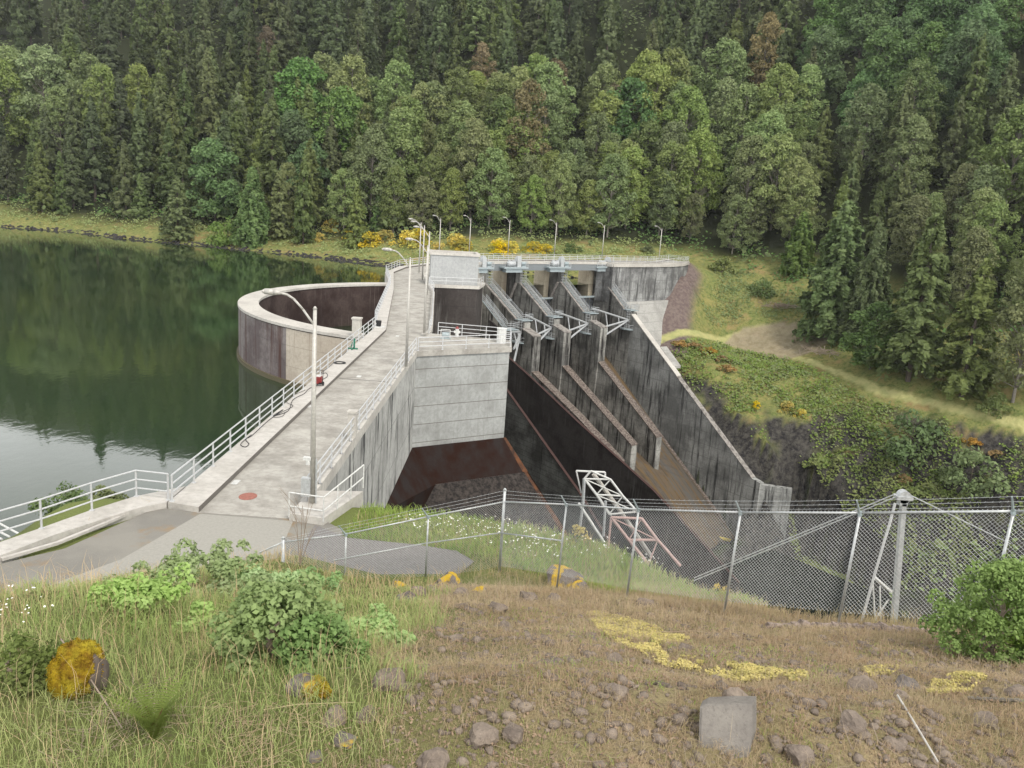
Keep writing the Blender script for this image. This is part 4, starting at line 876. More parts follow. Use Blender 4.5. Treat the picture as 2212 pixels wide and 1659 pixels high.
def conifer(h, R, n_leaf, droop=.35, size=.55, seed=0, base=.12, dens=1., cone=.85, drooptip=0.):
    rng = np.random.default_rng(seed); nb = max(int(h * 5.5), 230 if h < 15 or n_leaf > 20000 else 0); limbs = []
    zb = h * (base + (1 - base) * rng.uniform(0, 1, nb) ** .9); L = R * np.clip((1 - (zb / h)) / (1 - base), 0, 1) ** cone * rng.uniform(.6, 1.12, nb) + .25
    L *= np.where(zb < h * (base + .08), .8, 1); A = rng.uniform(0, 2 * math.pi, nb)
    w = L ** 1.3; idx = rng.choice(nb, n_leaf, p=w / w.sum()); t = rng.uniform(.12, 1, n_leaf) ** .7
    l_ = L[idx] * t; side = rng.normal(0, .13, n_leaf) * (.6 + L[idx] * .9) * (1.15 - t)
    a = A[idx]; x = np.cos(a) * l_ - np.sin(a) * side; y = np.sin(a) * l_ + np.cos(a) * side
    z = zb[idx] + l_ * .12 - droop * l_ ** 1.35 * .35 - np.abs(rng.normal(0, .12 + drooptip, n_leaf)) * (.5 + t)
    C = np.stack([x, y, z], 1); N = np.stack([np.cos(a) * .8, np.sin(a) * .8, np.full(n_leaf, .8)], 1) + rng.normal(0, .5, (n_leaf, 3))
    V, Fc = leaves(C, N, size, 2.0, rng)
    for i in range(0, nb, 7): e = np.array([math.cos(A[i]) * L[i] * .8, math.sin(A[i]) * L[i] * .8, zb[i] - droop * L[i] * .3]); limbs.append((np.array([0, 0, zb[i]]), e, .05 + .01 * L[i]))
    tm = trunk_mb(h * .97, .012 * h + .06, 0, limbs, seed)
    return V, Fc, tm
def broadleaf(h, R, n_leaf, size=.5, seed=0, base=.2, clumps=70, cr=1.5, tall=1., skew=.0, topw=.75):
    rng = np.random.default_rng(seed); K = clumps
    u = rng.uniform(0, 1, K); z = h * (base + (1 - base) * u); prof = np.sin(np.clip((u * .86 + .10) ** topw, 0, 1) * math.pi) ** .7
    A = rng.uniform(0, 2 * math.pi, K); rad = R * prof * rng.uniform(.25, 1., K) ** .6; lob = 1 + .22 * np.sin(A * 3 + seed) + rng.uniform(-.15, .15, K)
    C0 = np.stack([np.cos(A) * rad * lob, np.sin(A) * rad * lob, z - cr * .6], 1); cs = cr * rng.uniform(.55, 1.25, K)
    w = cs ** 2; idx = rng.choice(K, n_leaf, p=w / w.sum()); D = rng.normal(size=(n_leaf, 3)); D[:, 2] = np.abs(D[:, 2]) * 1.1 - .3; D /= np.linalg.norm(D, axis=1, keepdims=True)
    rr = cs[idx][:, None] * rng.uniform(.55, 1.12, (n_leaf, 1)) ** .6; C = C0[idx] + D * rr * [1.0, 1.0, 1.15]
    N = D * .8 + [0, 0, .45] + rng.normal(0, .6, (n_leaf, 3)); V, Fc = leaves(C, N, size, 1.5, rng)
    limbs = [(np.array([0, 0, max(h * base * .8, C0[i][2] - np.hypot(C0[i][0], C0[i][1]) * .9)]), C0[i], .09 * h / 20) for i in range(0, K, 3)]
    return V, Fc, trunk_mb(h * .88, .011 * h + .04, 0, limbs, seed)
def protoplant(name, gen, leaf, bark, crown='crown', label='', cat='tree'):
    V, Fc, tm = gen; t = thing(name, label, cat, (0, 0, -500))
    t['_o'] = (0., 0., 0.)
    me = npmesh(crown, V, Fc); cr = link(crown, me, M[leaf], None); cr.parent = t; reg(t, cr)
    if tm is not None: tk = tm.build('trunk', M[bark]); tk.parent = t; reg(t, tk)
    return t
PL = {}
for i in range(3): PL['fir%d' % i] = protoplant('fir_tree', conifer(30, 4.9, 9500, .5, .52, 10 + i, .12 + .04 * i, cone=.8, drooptip=.3), 'l_dark', 'bark')
for i in range(3): PL['hem%d' % i] = protoplant('hemlock_tree', conifer(27, 5.6, 9500, .55, .5, 20 + i, .08, cone=.75, drooptip=.4), 'l_mid', 'bark')
for i in range(2): PL['ced%d' % i] = protoplant('cedar_tree', conifer(20, 5.0, 22000, .55, .36, 30 + i, .01, cone=.6, drooptip=.45), 'l_cedar', 'bark')
for i in range(4): PL['ald%d' % i] = protoplant('alder_tree', broadleaf(24, 5.2 + .6 * i, 11000, .40, 40 + i, .14, 170, 1.25), 'l_alder', 'barkpale')
PL['map0'] = protoplant('maple_tree', broadleaf(22, 6.5, 9000, .55, 50, .12, 95, 1.9), 'l_maple', 'bark')
PL['brn0'] = protoplant('brownish_tree', broadleaf(25, 4.2, 6000, .42, 55, .2, 80, 1.4), 'l_brown', 'barkpale')
PL['smf0'] = protoplant('young_fir', conifer(9, 2.4, 4500, .3, .26, 60, .02, cone=.9), 'l_cedar', 'bark')
PL['smd0'] = protoplant('young_fir', conifer(11, 3.2, 5000, .35, .30, 61, .02, cone=.75), 'l_mid', 'bark')
PL['shr0'] = protoplant('shrub', broadleaf(3, 2.1, 1800, .22, 70, .0, 30, .75), 'l_cedar', 'bark')
PL['shr1'] = protoplant('shrub', broadleaf(3.4, 2.4, 1800, .24, 71, .0, 30, .8), 'l_maple', 'bark')
PL['shr2'] = protoplant('shrub', broadleaf(2.4, 2.0, 1500, .22, 72, .0, 26, .7), 'l_alder', 'bark')
PL['brm0'] = protoplant('broom_bush', broadleaf(2.4, 1.9, 1500, .2, 73, .0, 26, .65), 'l_yellow', 'bark')
PL['orf0'] = protoplant('dry_fern_clump', broadleaf(1.2, 2.0, 900, .24, 74, .0, 20, .5), 'l_orange', 'bark')
USED = set()
KIND = {'fir': 'dark green fir', 'hem': 'mid green drooping hemlock', 'ced': 'dense light green cedar', 'ald': 'olive green leafy alder', 'map': 'blue-green round maple', 'brn': 'brownish leafy tree'}
def put(key, x, y, z, sc3=1., rz=None, label=None, group=None, cat=None):
    s_ = (sc3,) * 3 if np.isscalar(sc3) else sc3; r = PL[key]; rz = random.uniform(0, 6.28) if rz is None else rz
    if key in USED: o = dup(r, (x, y, z), rz, s_, label, group)
    else: USED.add(key); o = r; o.location = (float(x), float(y), float(z)); o.rotation_euler.z = rz; o.scale = s_; o['label'] = label
    if group: o['group'] = group
    elif 'group' in o: del o['group']
    if cat: o['category'] = cat
    return o
# forest on the far hillside
def toP(x, y, z):
    v = np.array([x, y, z - EZ]); c_ = v @ fw; return W / 2 + F * (v @ rt) / c_, H / 2 - F * (v @ upv) / c_
def zone(px, py, row):
    c_ = 'above the far left lakeshore' if px < 480 else 'above the round intake wall' if px < 900 else 'above the spillway bays' if px < 1330 else 'above the right end of the dam' if px < 1750 else 'at the far right of the slope'
    r_ = 'in the front row' if row < 2 else 'partway up the wooded hillside' if row < 6 else 'high on the wooded hillside'
    return c_, r_
rng = np.random.default_rng(3); count = 0
row = 0; off_ = 4.
taken = []
while row < 16:
    sp = 10.4 + row * .5
    for az in np.arange(-36, 42, math.degrees(sp / (262 + off_))):
        a = math.radians(az + rng.uniform(-.5, .5) * math.degrees(sp / 262)); u = np.array([math.sin(a), math.cos(a)])
        rs = np.arange(120, 420, 2.); Pp = np.outer(rs, u); ins = inside(Pp, fb)
        if not ins.any(): continue
        r0 = rs[np.argmax(ins)]; r_ = r0 + off_ + rng.uniform(-.4, .4) * (7 + row * .7); x, y = u * r_; z = h1(x, y)
        px, py = toP(x, y, z); ptx, pty = toP(x, y, z + 26)
        if px < -60 or px > 2300: continue
        if pty < -150 and not (px < 520 and pty > -420): continue
        if py < -60 and px >= 520: continue
        # species by zone of the slope
        n_ = float(vnoise(x, y, .022, 11)) + rng.uniform(-.14, .14)
        left_ = px < 620; high = pty < 110 - (px > 1500) * 0
        if high and px < 1700: key = ('fir%d' % rng.integers(3)) if n_ < .32 else 'hem%d' % rng.integers(3)
        elif high: key = 'map0' if n_ > -.05 else 'hem%d' % rng.integers(3)
        elif left_: key = ('ald%d' % rng.integers(4)) if n_ > .02 else (('hem%d' if rng.random() < .45 else 'fir%d') % rng.integers(3))
        elif px > 1750: key = ('ald%d' % rng.integers(4)) if n_ > -.05 else 'hem%d' % rng.integers(3)
        else: key = ('ald%d' % rng.integers(4)) if n_ > -.27 else ('hem%d' % rng.integers(3) if rng.random() < .7 else 'map0')
        if rng.random() < .025 and row > 2: key = 'brn0'
        s_ = rng.uniform(.70, 1.22) * (.80 if row == 0 else .98 if row < 3 else 1.12)
        if px > 1700: s_ *= .85
        c_, rr = zone(px, py, row); lab = '%s %s %s' % (KIND[key[:3]], rr, c_)
        put(key, x, y, z - .3, (s_ * rng.uniform(.9, 1.15), s_ * rng.uniform(.9, 1.15), s_), label=lab, group=lab.replace(KIND[key[:3]], KIND[key[:3]] + 's')); count += 1
    off_ += 8.5 + row * .55; row += 1
print('forest trees', count)
# single trees in front
def plant(key, px, py, hpx, label, h0, wide=1., cat=None, group=None, depth=None):
    p = onhill(px, py) if depth is None else depth
    dist = (p - [0, 0, EZ]) @ fw; hh = hpx / F * dist; s_ = hh / h0; put(key, p[0], p[1], p[2] - .1, (s_ * wide, s_ * wide, s_), label=label, cat=cat, group=group)
plant('smf0', 305, 472, 95, 'small bright green fir alone on the grassy left lakeshore', 9, .9)
plant('smd0', 135, 462, 130, 'slim grey-green young fir nearest the left edge of the lakeshore', 11, .6)
plant('smd0', 385, 518, 130, 'bushy grey-green young fir at the water edge left of the round wall', 11, 1.1)
plant('ced0', 545, 528, 165, 'pale green cedar leaning over the water left of the round wall', 20, 1.1)
plant('smd0', 603, 512, 140, 'dark young fir between the pale cedar and the tall shore fir', 11, .9)
plant('smf0', 655, 528, 185, 'tall light green shore fir with drooping branches', 9, .6)
plant('smd0', 768, 535, 130, 'dark narrow fir standing at the water beyond the round wall', 11, .8)
plant('smf0', 815, 503, 92, 'small bright fir just left of the cluster of lamp posts', 9, .8)
plant('shr0', 492, 527, 55, 'round green bush at the foot of the pale cedar', 3, .9)
plant('map0', 465, 478, 165, 'blue-green maple with big leaf masses on the lakeshore forest edge', 22, 1.1)
plant('ced1', 1790, 726, 285, 'broad cedar with dense hanging sprays beside the gravel loop', 20, 1.15)
plant('ced0', 1862, 735, 250, 'narrower cedar just right of the broad cedar by the gravel loop', 20, .9)
plant('map0', 1878, 802, 140, 'light green maple at the inside edge of the track', 22, 1.3)
plant('hem0', 1960, 828, 370, 'tall drooping hemlock behind the track at right', 27, 1.1)
plant('hem1', 2075, 862, 300, 'leaning mossy hemlock nearest the track at right', 27, 1.2)
plant('ald1', 2185, 880, 300, 'leafy alder at the right edge above the track', 24, 1.)
plant('ced1', 1720, 590, 130, 'rounded dark cedar at the forest edge above the slope', 20, 1.3)
for (px, py, hp, lb) in [(1560, 590, 50, 'light green sapling shrub at the top of the bare slope'), (1645, 640, 45, 'soft green shrub in the middle of the upper slope'), (1235, 545, 28, 'small green sapling behind the crest railing'), (1400, 548, 26, 'pale green shrub behind the right end of the crest'), (1960, 985, 110, 'large green bush on the lower right bank'), (2090, 1060, 100, 'rounded green bush low on the right bank'), (2150, 900, 60, 'green bush below the track at far right')]:
    plant(random.choice(['shr0', 'shr2']), px, py, hp * .8, lb, 3, 1.0)
brm = [(715, 500, 30), (760, 515, 26), (800, 530, 34), (830, 522, 30), (880, 530, 38), (905, 525, 36), (985, 535, 34), (1000, 540, 28), (945, 545, 26), (1075, 540, 30), (1100, 545, 28), (1150, 545, 26), (1080, 548, 30), (1180, 548, 24), (640, 498, 22), (690, 520, 20)]
for i, (px, py, hp) in enumerate(brm): plant('brm0', px, py, hp * .85, 'yellow flowering broom bush on the bank behind the dam crest', 2.4, 1.25, group='yellow broom on the far bank')
for px, py, hp, lb in [(1700, 893, 24, 'yellow broom bush, left of the pair above the dark cliff'), (1731, 903, 18, 'yellow broom bush, right of the pair above the dark cliff'), (1633, 885, 14, 'tiny yellow broom sprig above the rock face')]: plant('brm0', px, py, hp, lb, 2.4)
for i, (px, py) in enumerate([(1500, 755), (1530, 765), (1470, 748), (1570, 800), (1560, 780), (1950, 1040), (2100, 960), (2150, 1000)]): plant('orf0', px, py, 11, 'rust-orange dry fern patch on the right bank', 1.2, 1.2, group='dry fern patches on the right bank')
# brush piles
def brush(px, py, n_, w, label):
    p = onhill(px, py); m_ = MB()
    for _ in range(n_):
        c0 = p + [random.gauss(0, w), random.gauss(0, w * .6), random.uniform(0, .9)]; d = np.array([random.gauss(0, 1), random.gauss(0, 1), random.gauss(0, .35)]); d /= np.linalg.norm(d); m_.tube(c0 - d * random.uniform(.5, 1.6), c0 + d * random.uniform(.5, 1.6), .05, 4)
    tag(m_.build('brush_pile', M['wood']), label, 'brush pile')
brush(1690, 665, 130, 2.3, 'brown heap of dead branches in front of the broad cedar'); brush(1790, 765, 120, 3.2, 'grey heap of cut branches inside the gravel loop')
# low cover on both banks: stuff
def cover(name, label, polyP, n_, size, mat, tmin=-60, zlift=.25, clump=7, spread=.7, test=None):
    C = []; N = []
    k = 0; xs_ = [p[0] for p in polyP]; ys_ = [p[1] for p in polyP]
    cand = np.stack([RNG.uniform(min(xs_), max(xs_), n_ * 3), RNG.uniform(min(ys_), max(ys_), n_ * 3)], 1); cand = cand[inside(cand, polyP)][:n_]
    dens = vnoise(cand[:, 0], cand[:, 1], .2, 21) + vnoise(cand[:, 0], cand[:, 1], .6, 22) * .6; cand = cand[dens > -.12]
    c2 = np.repeat(cand, clump, 0) + RNG.normal(0, spread, (len(cand) * clump, 2)); rd_ = np.minimum(seg_dist(c2, roadpts, False), seg_dist(c2, loop, False)); c2 = c2[(rd_ > 2.6) & ~inside(c2, pad)]
    z = hz(c2[:, 0], c2[:, 1]); hgt = (vnoise(c2[:, 0], c2[:, 1], .5, 23) + .5) * 1.1; C = np.stack([c2[:, 0], c2[:, 1], z + RNG.uniform(0, 1, len(z)) * (zlift + hgt)], 1)
    N = np.stack([RNG.normal(0, .5, len(z)), -.4 + RNG.normal(0, .5, len(z)), np.ones(len(z))], 1); V, Fc = leaves(C, N, size, 1.5); return tag(link(name, npmesh(name, V, Fc), M[mat]), label, 'ground cover', kind='stuff')
cover('bank_brush', 'low green brush covering the right bank below the track', [(34, 186), (50, 198), (64, 188), (74, 162), (92, 142), (150, 92), (150, 80), (110, 108), (89, 132), (63, 152), (52, 158), (42, 172)], 5200, .36, 'l_bank')
cover('bank_fern', 'yellow-green fern and grass on the right bank', [(34, 186), (50, 198), (64, 188), (74, 162), (92, 142), (150, 92), (150, 80), (110, 108), (89, 132), (63, 152), (52, 158), (42, 172)], 2600, .4, 'l_ivy')
cover('slope_weeds', 'scattered green weeds on the upper slope above the gravel loop', [(46, 212), (58, 226), (74, 206), (70, 198), (52, 203), (44, 200)], 700, .3, 'l_alder')
cover('cliff_creeper', 'creeping green plants hanging on the dark cliff', [(50, 160), (63, 154), (89, 134), (110, 106), (80, 120), (60, 134), (52, 148)], 2600, .4, 'l_ivy', spread=.5)
cover('gorge_growth', 'dark green bushes and creepers on the gorge wall seen through the fence', [(58, 142), (92, 128), (150, 88), (150, 66), (100, 68), (66, 90), (64, 120)], 2600, .6, 'l_alder', spread=1.2, zlift=1.)
cover('shore_brush', 'grassy brush along the far lakeshore bank', [(-200, 268), (-154, 250), (-134, 250), (-105, 234), (-88, 231), (-51, 218), (-28, 204), (13, 210), (33, 222), (52, 236), (9, 240), (-32, 240), (-96, 254), (-151, 268), (-210, 290)], 2600, .42, 'l_alder', spread=.9)
cover('forest_edge_brush', 'dark green undergrowth along the foot of the forest', [(-215, 280), (-151, 260), (-96, 250), (-32, 235), (9, 234), (49, 238), (72, 208), (79, 180), (97, 152), (125, 134), (140, 150), (95, 190), (80, 225), (50, 250), (-32, 250), (-96, 266), (-151, 280), (-215, 300)], 4200, .6, 'l_maple', zlift=1.2, spread=1.2)
cover('wood_understory', 'dark leafy undergrowth filling the wooded hillside between the trees', fb[:-2] + [(420, 480), (-420, 520)], 9000, 1.15, 'l_dark', zlift=4.5, spread=3.5, clump=8)

# ------------------------------------------------------------------ chain link fence
T = thing('chain_link_fence', 'galvanised chain link fence topped with barbed wire crossing the near slope', 'fence', (0, 26.5, 0))
FP = []
for px, py, Y in [(612, 1170.8, 24.4), (747.5, 1153.8, 24.9), (925.3, 1116, 25.6), (1089, 1084, 26.5), (1223.8, 1089.8, 24.0), (1379.6, 1100.4, 21.2), (1600, 1107, 18.9), (1858.3, 1108, 16.9), (2190, 1104.5, 14.9), (2600, 1098, 12.9)]: FP.append(aty(px, py, Y))
gb = [g1(p[0], p[1]) for p in FP]
arm = np.array([-.20, -.17, .34])
for i, p in enumerate(FP):
    big = i in (0, 3); m_ = MB(); hh = .42 if i == 3 else .0
    b0 = np.array([p[0] - (0.0 if i < 4 else .08), p[1], min(gb[i], p[2] - 2.0) - .1]); m_.tube(b0, p + [0, 0, hh + (.12 if i == 0 else 0)], .05 if big else .030, 10)
    if big: m_.tube(p + [0, 0, hh + (.12 if i == 0 else 0)], p + [0, 0, hh + .06 + (.12 if i == 0 else 0)], .07, 10, .03)
    m_.build('post', M['galv'], T, True)
    if i not in (0, 3): m_ = MB(); m_.tube(p - [0, 0, .03], p + arm, .03, 6, .018); m_.tube(p - [0, 0, .06], p + [0, 0, .03], .05, 8); m_.build('barbed_arm', M['bluegrey'], T)
m_ = MB()
for a, b in zip(FP[:-1], FP[1:]): m_.tube(a, b, .026, 8)
m_.tube(FP[0], aty(560, 1194, 24.2), .026, 8)
m_.build('top_rail', M['galv'], T, True)
m_ = MB(); mr = [aty(720, 1211, 24.8), aty(917, 1174, 25.6), aty(1081, 1151, 26.5), aty(1214, 1168, 24.)]; m_.path(mr, .024, 8); m_.build('brace_rail', M['galv'], T, True)
for i in range(len(FP) - 1):
    a, b = FP[i], FP[i + 1]; L = np.hypot(*(b - a)[:2]); U = (b - a) / L; pit = .085; m_ = MB()
    ga, gb_ = a[2] - max(gb[i], a[2] - 2.35), b[2] - max(gb[i + 1], b[2] - 2.35); Hh = max(ga, gb_)
    for sgn in (1, -1):
        for c0 in np.arange(-Hh, L + Hh, pit * 1.0):
            # line u = c0 + sgn*v
            v0, v1 = -.05, Hh
            vs_ = sorted([(0 - c0) * sgn, (L - c0) * sgn]); v0 = max(v0, vs_[0]); v1 = min(v1, vs_[1])
            if v1 - v0 < .02: continue
            u1 = np.clip((c0 + sgn * v1) / L, 0, 1); mxv = ga * (1 - u1) + gb_ * u1
            v1 = min(v1, mxv + .05)
            if v1 <= v0: continue
            p0 = a + U * (c0 + sgn * v0) - [0, 0, v0]; p1 = a + U * (c0 + sgn * v1) - [0, 0, v1]; m_.tube(p0, p1, .0034, 3, cap=False)
    m_.build('mesh_panel', M['galv'], T)
for k in range(3):
    m_ = MB(); f = (k + 1) / 3; prev = None
    for i, p in enumerate(FP):
        q = p + (np.array([0, 0, .40 * f]) if i in (0, 3) else arm * f)
        if i == 0: q = p + [0, 0, .05 * k]
        if prev is not None:
            mid = (prev + q) / 2 - [0, 0, .015]; m_.tube(prev, mid, .004, 3); m_.tube(mid, q, .004, 3)
            for u in np.arange(.03, 1, .045): c0 = prev + (q - prev) * u; m_.tube(c0 - [.012, 0, .018], c0 + [.012, 0, .018], .0025, 3)
        prev = q
    m_.build('barbed_wire', M['galv'], T)

# ------------------------------------------------------------------ lattice gantry below the slope
YT = 46.
def q8(u, v, dy=0.): return aty(*r8(u, v), YT + dy)
T = thing('lattice_gantry', 'white steel lattice truss sloping down beyond the grass edge behind the fence', 'truss', tuple(q8(500, 700)))
TLp = [q8(355, 230), q8(455, 360), q8(560, 520)]; TRp = [q8(570, 235), q8(670, 370), q8(790, 500)]; dv = np.array([.5, 1.9, -.9])
m_ = MB()
for L_ in (TLp, TRp): m_.path(L_, .075, 6)
for i in range(3): m_.tube(TLp[i], TRp[i], .055, 6)
m_.build('top_chord', M['white'], T); m_ = MB()
for i in range(2):
    for A_, B_ in ((TLp, TRp),): m_.tube(A_[i], B_[i + 1], .04, 5); m_.tube(B_[i], A_[i + 1], .04, 5)
for A_ in (TLp, TRp):
    for i in range(3): m_.tube(A_[i], A_[i] + dv * .55, .045, 5)
    for i in range(2): m_.tube(A_[i] + dv * .55, A_[i + 1], .04, 5)
m_.build('bracing', M['white'], T); m_ = MB()
for A_ in (TLp, TRp): m_.path([p + dv * .55 for p in A_], .06, 6)
m_.build('bottom_chord', M['white'], T)
m_ = MB(); m_.tube(TLp[0], q8(345, 430), .1, 6); m_.tube(q8(345, 430), q8(318, 640), .09, 6); m_.build('leg', M['galv'], T); m_ = MB(); m_.tube(q8(530, 410), q8(512, 700), .08, 6); m_.build('leg', M['galv'], T)
m_ = MB(); pk = q8(410, 165); m_.tube(TLp[0], pk, .06, 6); m_.tube(pk, TRp[0], .06, 6); m_.tube(q8(290, 165, .3), q8(525, 176, .3), .06, 6); m_.tube(q8(290, 165, .3), q8(330, 345, .3), .05, 6); m_.tube(q8(525, 176, .3), q8(527, 230, .3), .06, 6); m_.build('head_frame', M['white'], T)
m_ = MB(); m_.path([q8(430, 190, .8), q8(640, 480, .8), q8(900, 860, .8)], .13, 8); m_.build('conduit', M['coping'], T)
m_ = MB(); m_.tube(q8(310, 430), q8(515, 745), .09, 6); m_.build('side_beam', M['white'], T)
PLp = [q8(575, 545), q8(720, 730), q8(880, 930)]; PRp = [q8(825, 555), q8(955, 730), q8(1140, 940)]
m_ = MB()
for L_ in (PLp, PRp): m_.path(L_, .1, 6)
m_.tube(PLp[0], PRp[0], .08, 6); m_.tube(PLp[1], PRp[1], .08, 6); m_.tube(PLp[0], PRp[1], .04, 5); m_.tube(PLp[1], PRp[0], .04, 5); m_.tube(PLp[0], PLp[0] + [0, 0, -2.2], .07, 6); m_.tube(PRp[1], PLp[2], .05, 5)
m_.build('lower_frame', M['pink'], T)

# ------------------------------------------------------------------ cable mast
YM = 20.6
def q5(u, v, dy=0.): return aty(*s5(u, v), YM + dy)
T = thing('cable_mast', 'grey steel mast with round-capped head and guy cables behind the fence at right', 'mast', tuple(q5(1040, 1390)))
m_ = MB(); a = q5(1137, 390); b = q5(1050, 1480); wv_ = np.array([.065, 0, 0]); dp = np.array([0, .16, 0]); m_.prism([a - wv_ * .9, a + wv_ * .9, b + wv_, b - wv_], dp); m_.build('column', M['galv'], T)
m_ = MB(); m_.path([q5(1055, 430), q5(1010, 600), q5(965, 745), q5(880, 1040), q5(780, 1400)], .035, 6); m_.build('leg', M['paintrail'], T)
m_ = MB(); m_.tube(q5(885, 1035, .1), q5(1025, 1155, .1), .05, 6); m_.tube(q5(872, 1075), q5(892, 1390), .022, 5); m_.tube(q5(930, 1110), q5(937, 1400), .022, 5); m_.tube(q5(1000, 1220), q5(890, 1380), .022, 5); m_.build('brace', M['white'], T)
m_ = MB(); c0 = q5(1122, 380, .1); m_.box(c0, (.42, .26, .09)); m_.tube(c0 + [0, -.1, .02], c0 + [0, .1, .02], .17, 16); m_.box(c0 - [0, 0, .12], (.2, .2, .2)); m_.build('head', M['galv'], T)
for dz in (0, .09):
    m_ = MB(); m_.tube(q5(1050, 358) - [0, 0, dz], aty(1500, 1248, 27) - [0, 0, dz * 1.2], .018, 6); m_.build('cable', M['galv'], T)
m_ = MB(); m_.tube(q5(1190, 370), q5(2000, 762, 3), .018, 6); m_.build('cable', M['galv'], T)

# ------------------------------------------------------------------ near rocks
RS = [blob(100 + s_, 3, .35, .75) for s_ in range(5)]
rockn = [0]
def rock(px, py, wpx, label, mat='rock', k=None, flatn=1., sink=.25, sub='lichen', group=None, cat='rock'):
    p = ongr(px, py); d = (p - [0, 0, EZ]) @ fw; w = wpx / F * d / 2 * 1.12; me = RS[rockn[0] % 5 if k is None else k].copy(); rockn[0] += 1
    me.name = 'rock'; o = link('rock', me, M[mat], None, False); o.location = (p[0], p[1], p[2] + w * (.75 * flatn) * (.5 - sink)); o.scale = (w, w * .9, w * flatn); o.rotation_euler = (random.uniform(-.3, .3), random.uniform(-.3, .3), random.uniform(0, 6)); return tag(o, label, cat, group)
for a in [(962, 1268, 62, 'large rounded rock with a yellow moss streak in the row of stones below the fence', 'rockmoss'), (903, 1283, 38, 'dark boulder at the left of the large moss-streaked rock'), (932, 1282, 34, 'small dark rock tucked against the large moss-streaked rock'), (995, 1288, 36, 'slanting dark rock right of the large moss-streaked rock'),
 (1034, 1283, 36, 'upright rock with orange moss on top, right end of the stone row', 'rockmoss'), (862, 1270, 34, 'low mossy stone at the left end of the stone row', 'rockmoss'), (880, 1300, 44, 'flat yellow-mossed stone in front of the stone row', 'rockmoss'), (1214, 1262, 84, 'broad mossy boulder at the foot of the second fence post right of the corner', 'rockmoss'), (1250, 1275, 40, 'pale stone with yellow moss beside the broad mossy boulder', 'rockmoss'),
 (1140, 1298, 46, 'brown rough rock between the stone row and the broad mossy boulder'), (1075, 1320, 44, 'half-buried grey stone below the upright moss-topped rock'), (1195, 1300, 36, 'jagged dark stone below the broad mossy boulder'), (1395, 1310, 40, 'low grey stone near the start of the yellow moss strip'), (840, 1478, 72, 'grey rock half covered by grass right of the leafy bush'), (800, 1375, 30, 'small mossy rock above the trailing leafy plant', 'rockmoss'),
 (787, 1552, 52, 'pointed slanting grey rock left of centre at the bottom'), (722, 1560, 60, 'pale flat-topped rock beside the pointed slanting rock'), (748, 1605, 48, 'rounded grey stone with an orange moss spot below the pointed rock', 'rockmoss'), (650, 1490, 64, 'mossy orange-topped mound of stone left of centre', 'rockmoss'), (680, 1640, 36, 'bright yellow mossy stone at the bottom left of centre', 'rockmoss'),
 (1865, 1495, 66, 'brown flat rock on the right, left of the yellow-topped rock'), (1957, 1490, 62, 'dark rock with a yellow mossy top on the right', 'rockmoss'), (2195, 1500, 44, 'grey rock at the right edge of the photo'), (1840, 1572, 64, 'pale rounded stone in the lower right dry grass'), (1950, 1512, 40, 'flat pale stone below the yellow-topped rock'), (2130, 1565, 54, 'grey half-buried stone near the pale stick at lower right'), (1930, 1615, 44, 'grey stone left of the leaning pale stick', ), (1725, 1640, 66, 'buried grey stone right of the big square rock'),
 (1040, 1600, 70, 'dark jagged rock at the bottom centre'), (1110, 1590, 52, 'small dark stone right of the bottom centre rock'), (935, 1650, 70, 'reddish brown boulder cut by the bottom edge left of centre'), (1590, 1520, 60, 'grey flat stone just behind the big square rock'), (1695, 1500, 40, 'dark stone above and right of the big square rock'), (1325, 1432, 40, 'dark stone lying by the yellow moss strip'), (1480, 1405, 34, 'brown stone under the yellow moss strip'), (1090, 1360, 36, 'dark flat stone in the middle of the dry slope'), (985, 1385, 30, 'small dark stone left of the middle of the dry slope'), (1330, 1500, 50, 'grey stone in the dry grass right of centre'), (1470, 1560, 40, 'pale stone left of the big square rock')]:
    rock(*a[:3], a[3], *(a[4:5]))
# big square rock
no_ = np.array([0.03, -.80, .60]); no_ /= np.linalg.norm(no_); p0 = ongr(1575, 1600); p0 = p0 + no_ * .15
s4 = lambda u, v: (1363 + .3838 * u, 1168.4 + .3838 * v)
out = [(388, 935), (425, 917), (560, 912), (684, 916), (688, 1010), (684, 1100), (672, 1180), (660, 1225), (560, 1240), (470, 1252), (392, 1246), (380, 1150), (384, 1040)]
front = [atplane(*s4(*q), p0, no_) for q in out]; rr = random.Random(5); cen = sum(front) / len(front)
back = [cen + (p - cen) * 1.03 + np.array([.07, .17, -.06]) + np.array([rr.uniform(-.01, .02)] * 3) for p in front]
m_ = MB(); k = len(front); m_.v = [tuple(p) for p in front] + [tuple(cen + (p - cen) * .93 + no_ * .02) for p in front] + [tuple(p) for p in back]
m_.f = [tuple(range(k, 2 * k))[::-1]] + [(i, (i + 1) % k, k + (i + 1) % k, k + i) for i in range(k)] + [(i, 2 * k + i, 2 * k + (i + 1) % k, (i + 1) % k) for i in range(k)] + [tuple(range(2 * k, 3 * k))]
tag(m_.build('square_rock', M['rockgrey']), 'big square flat-faced grey rock at the bottom right of centre', 'rock')
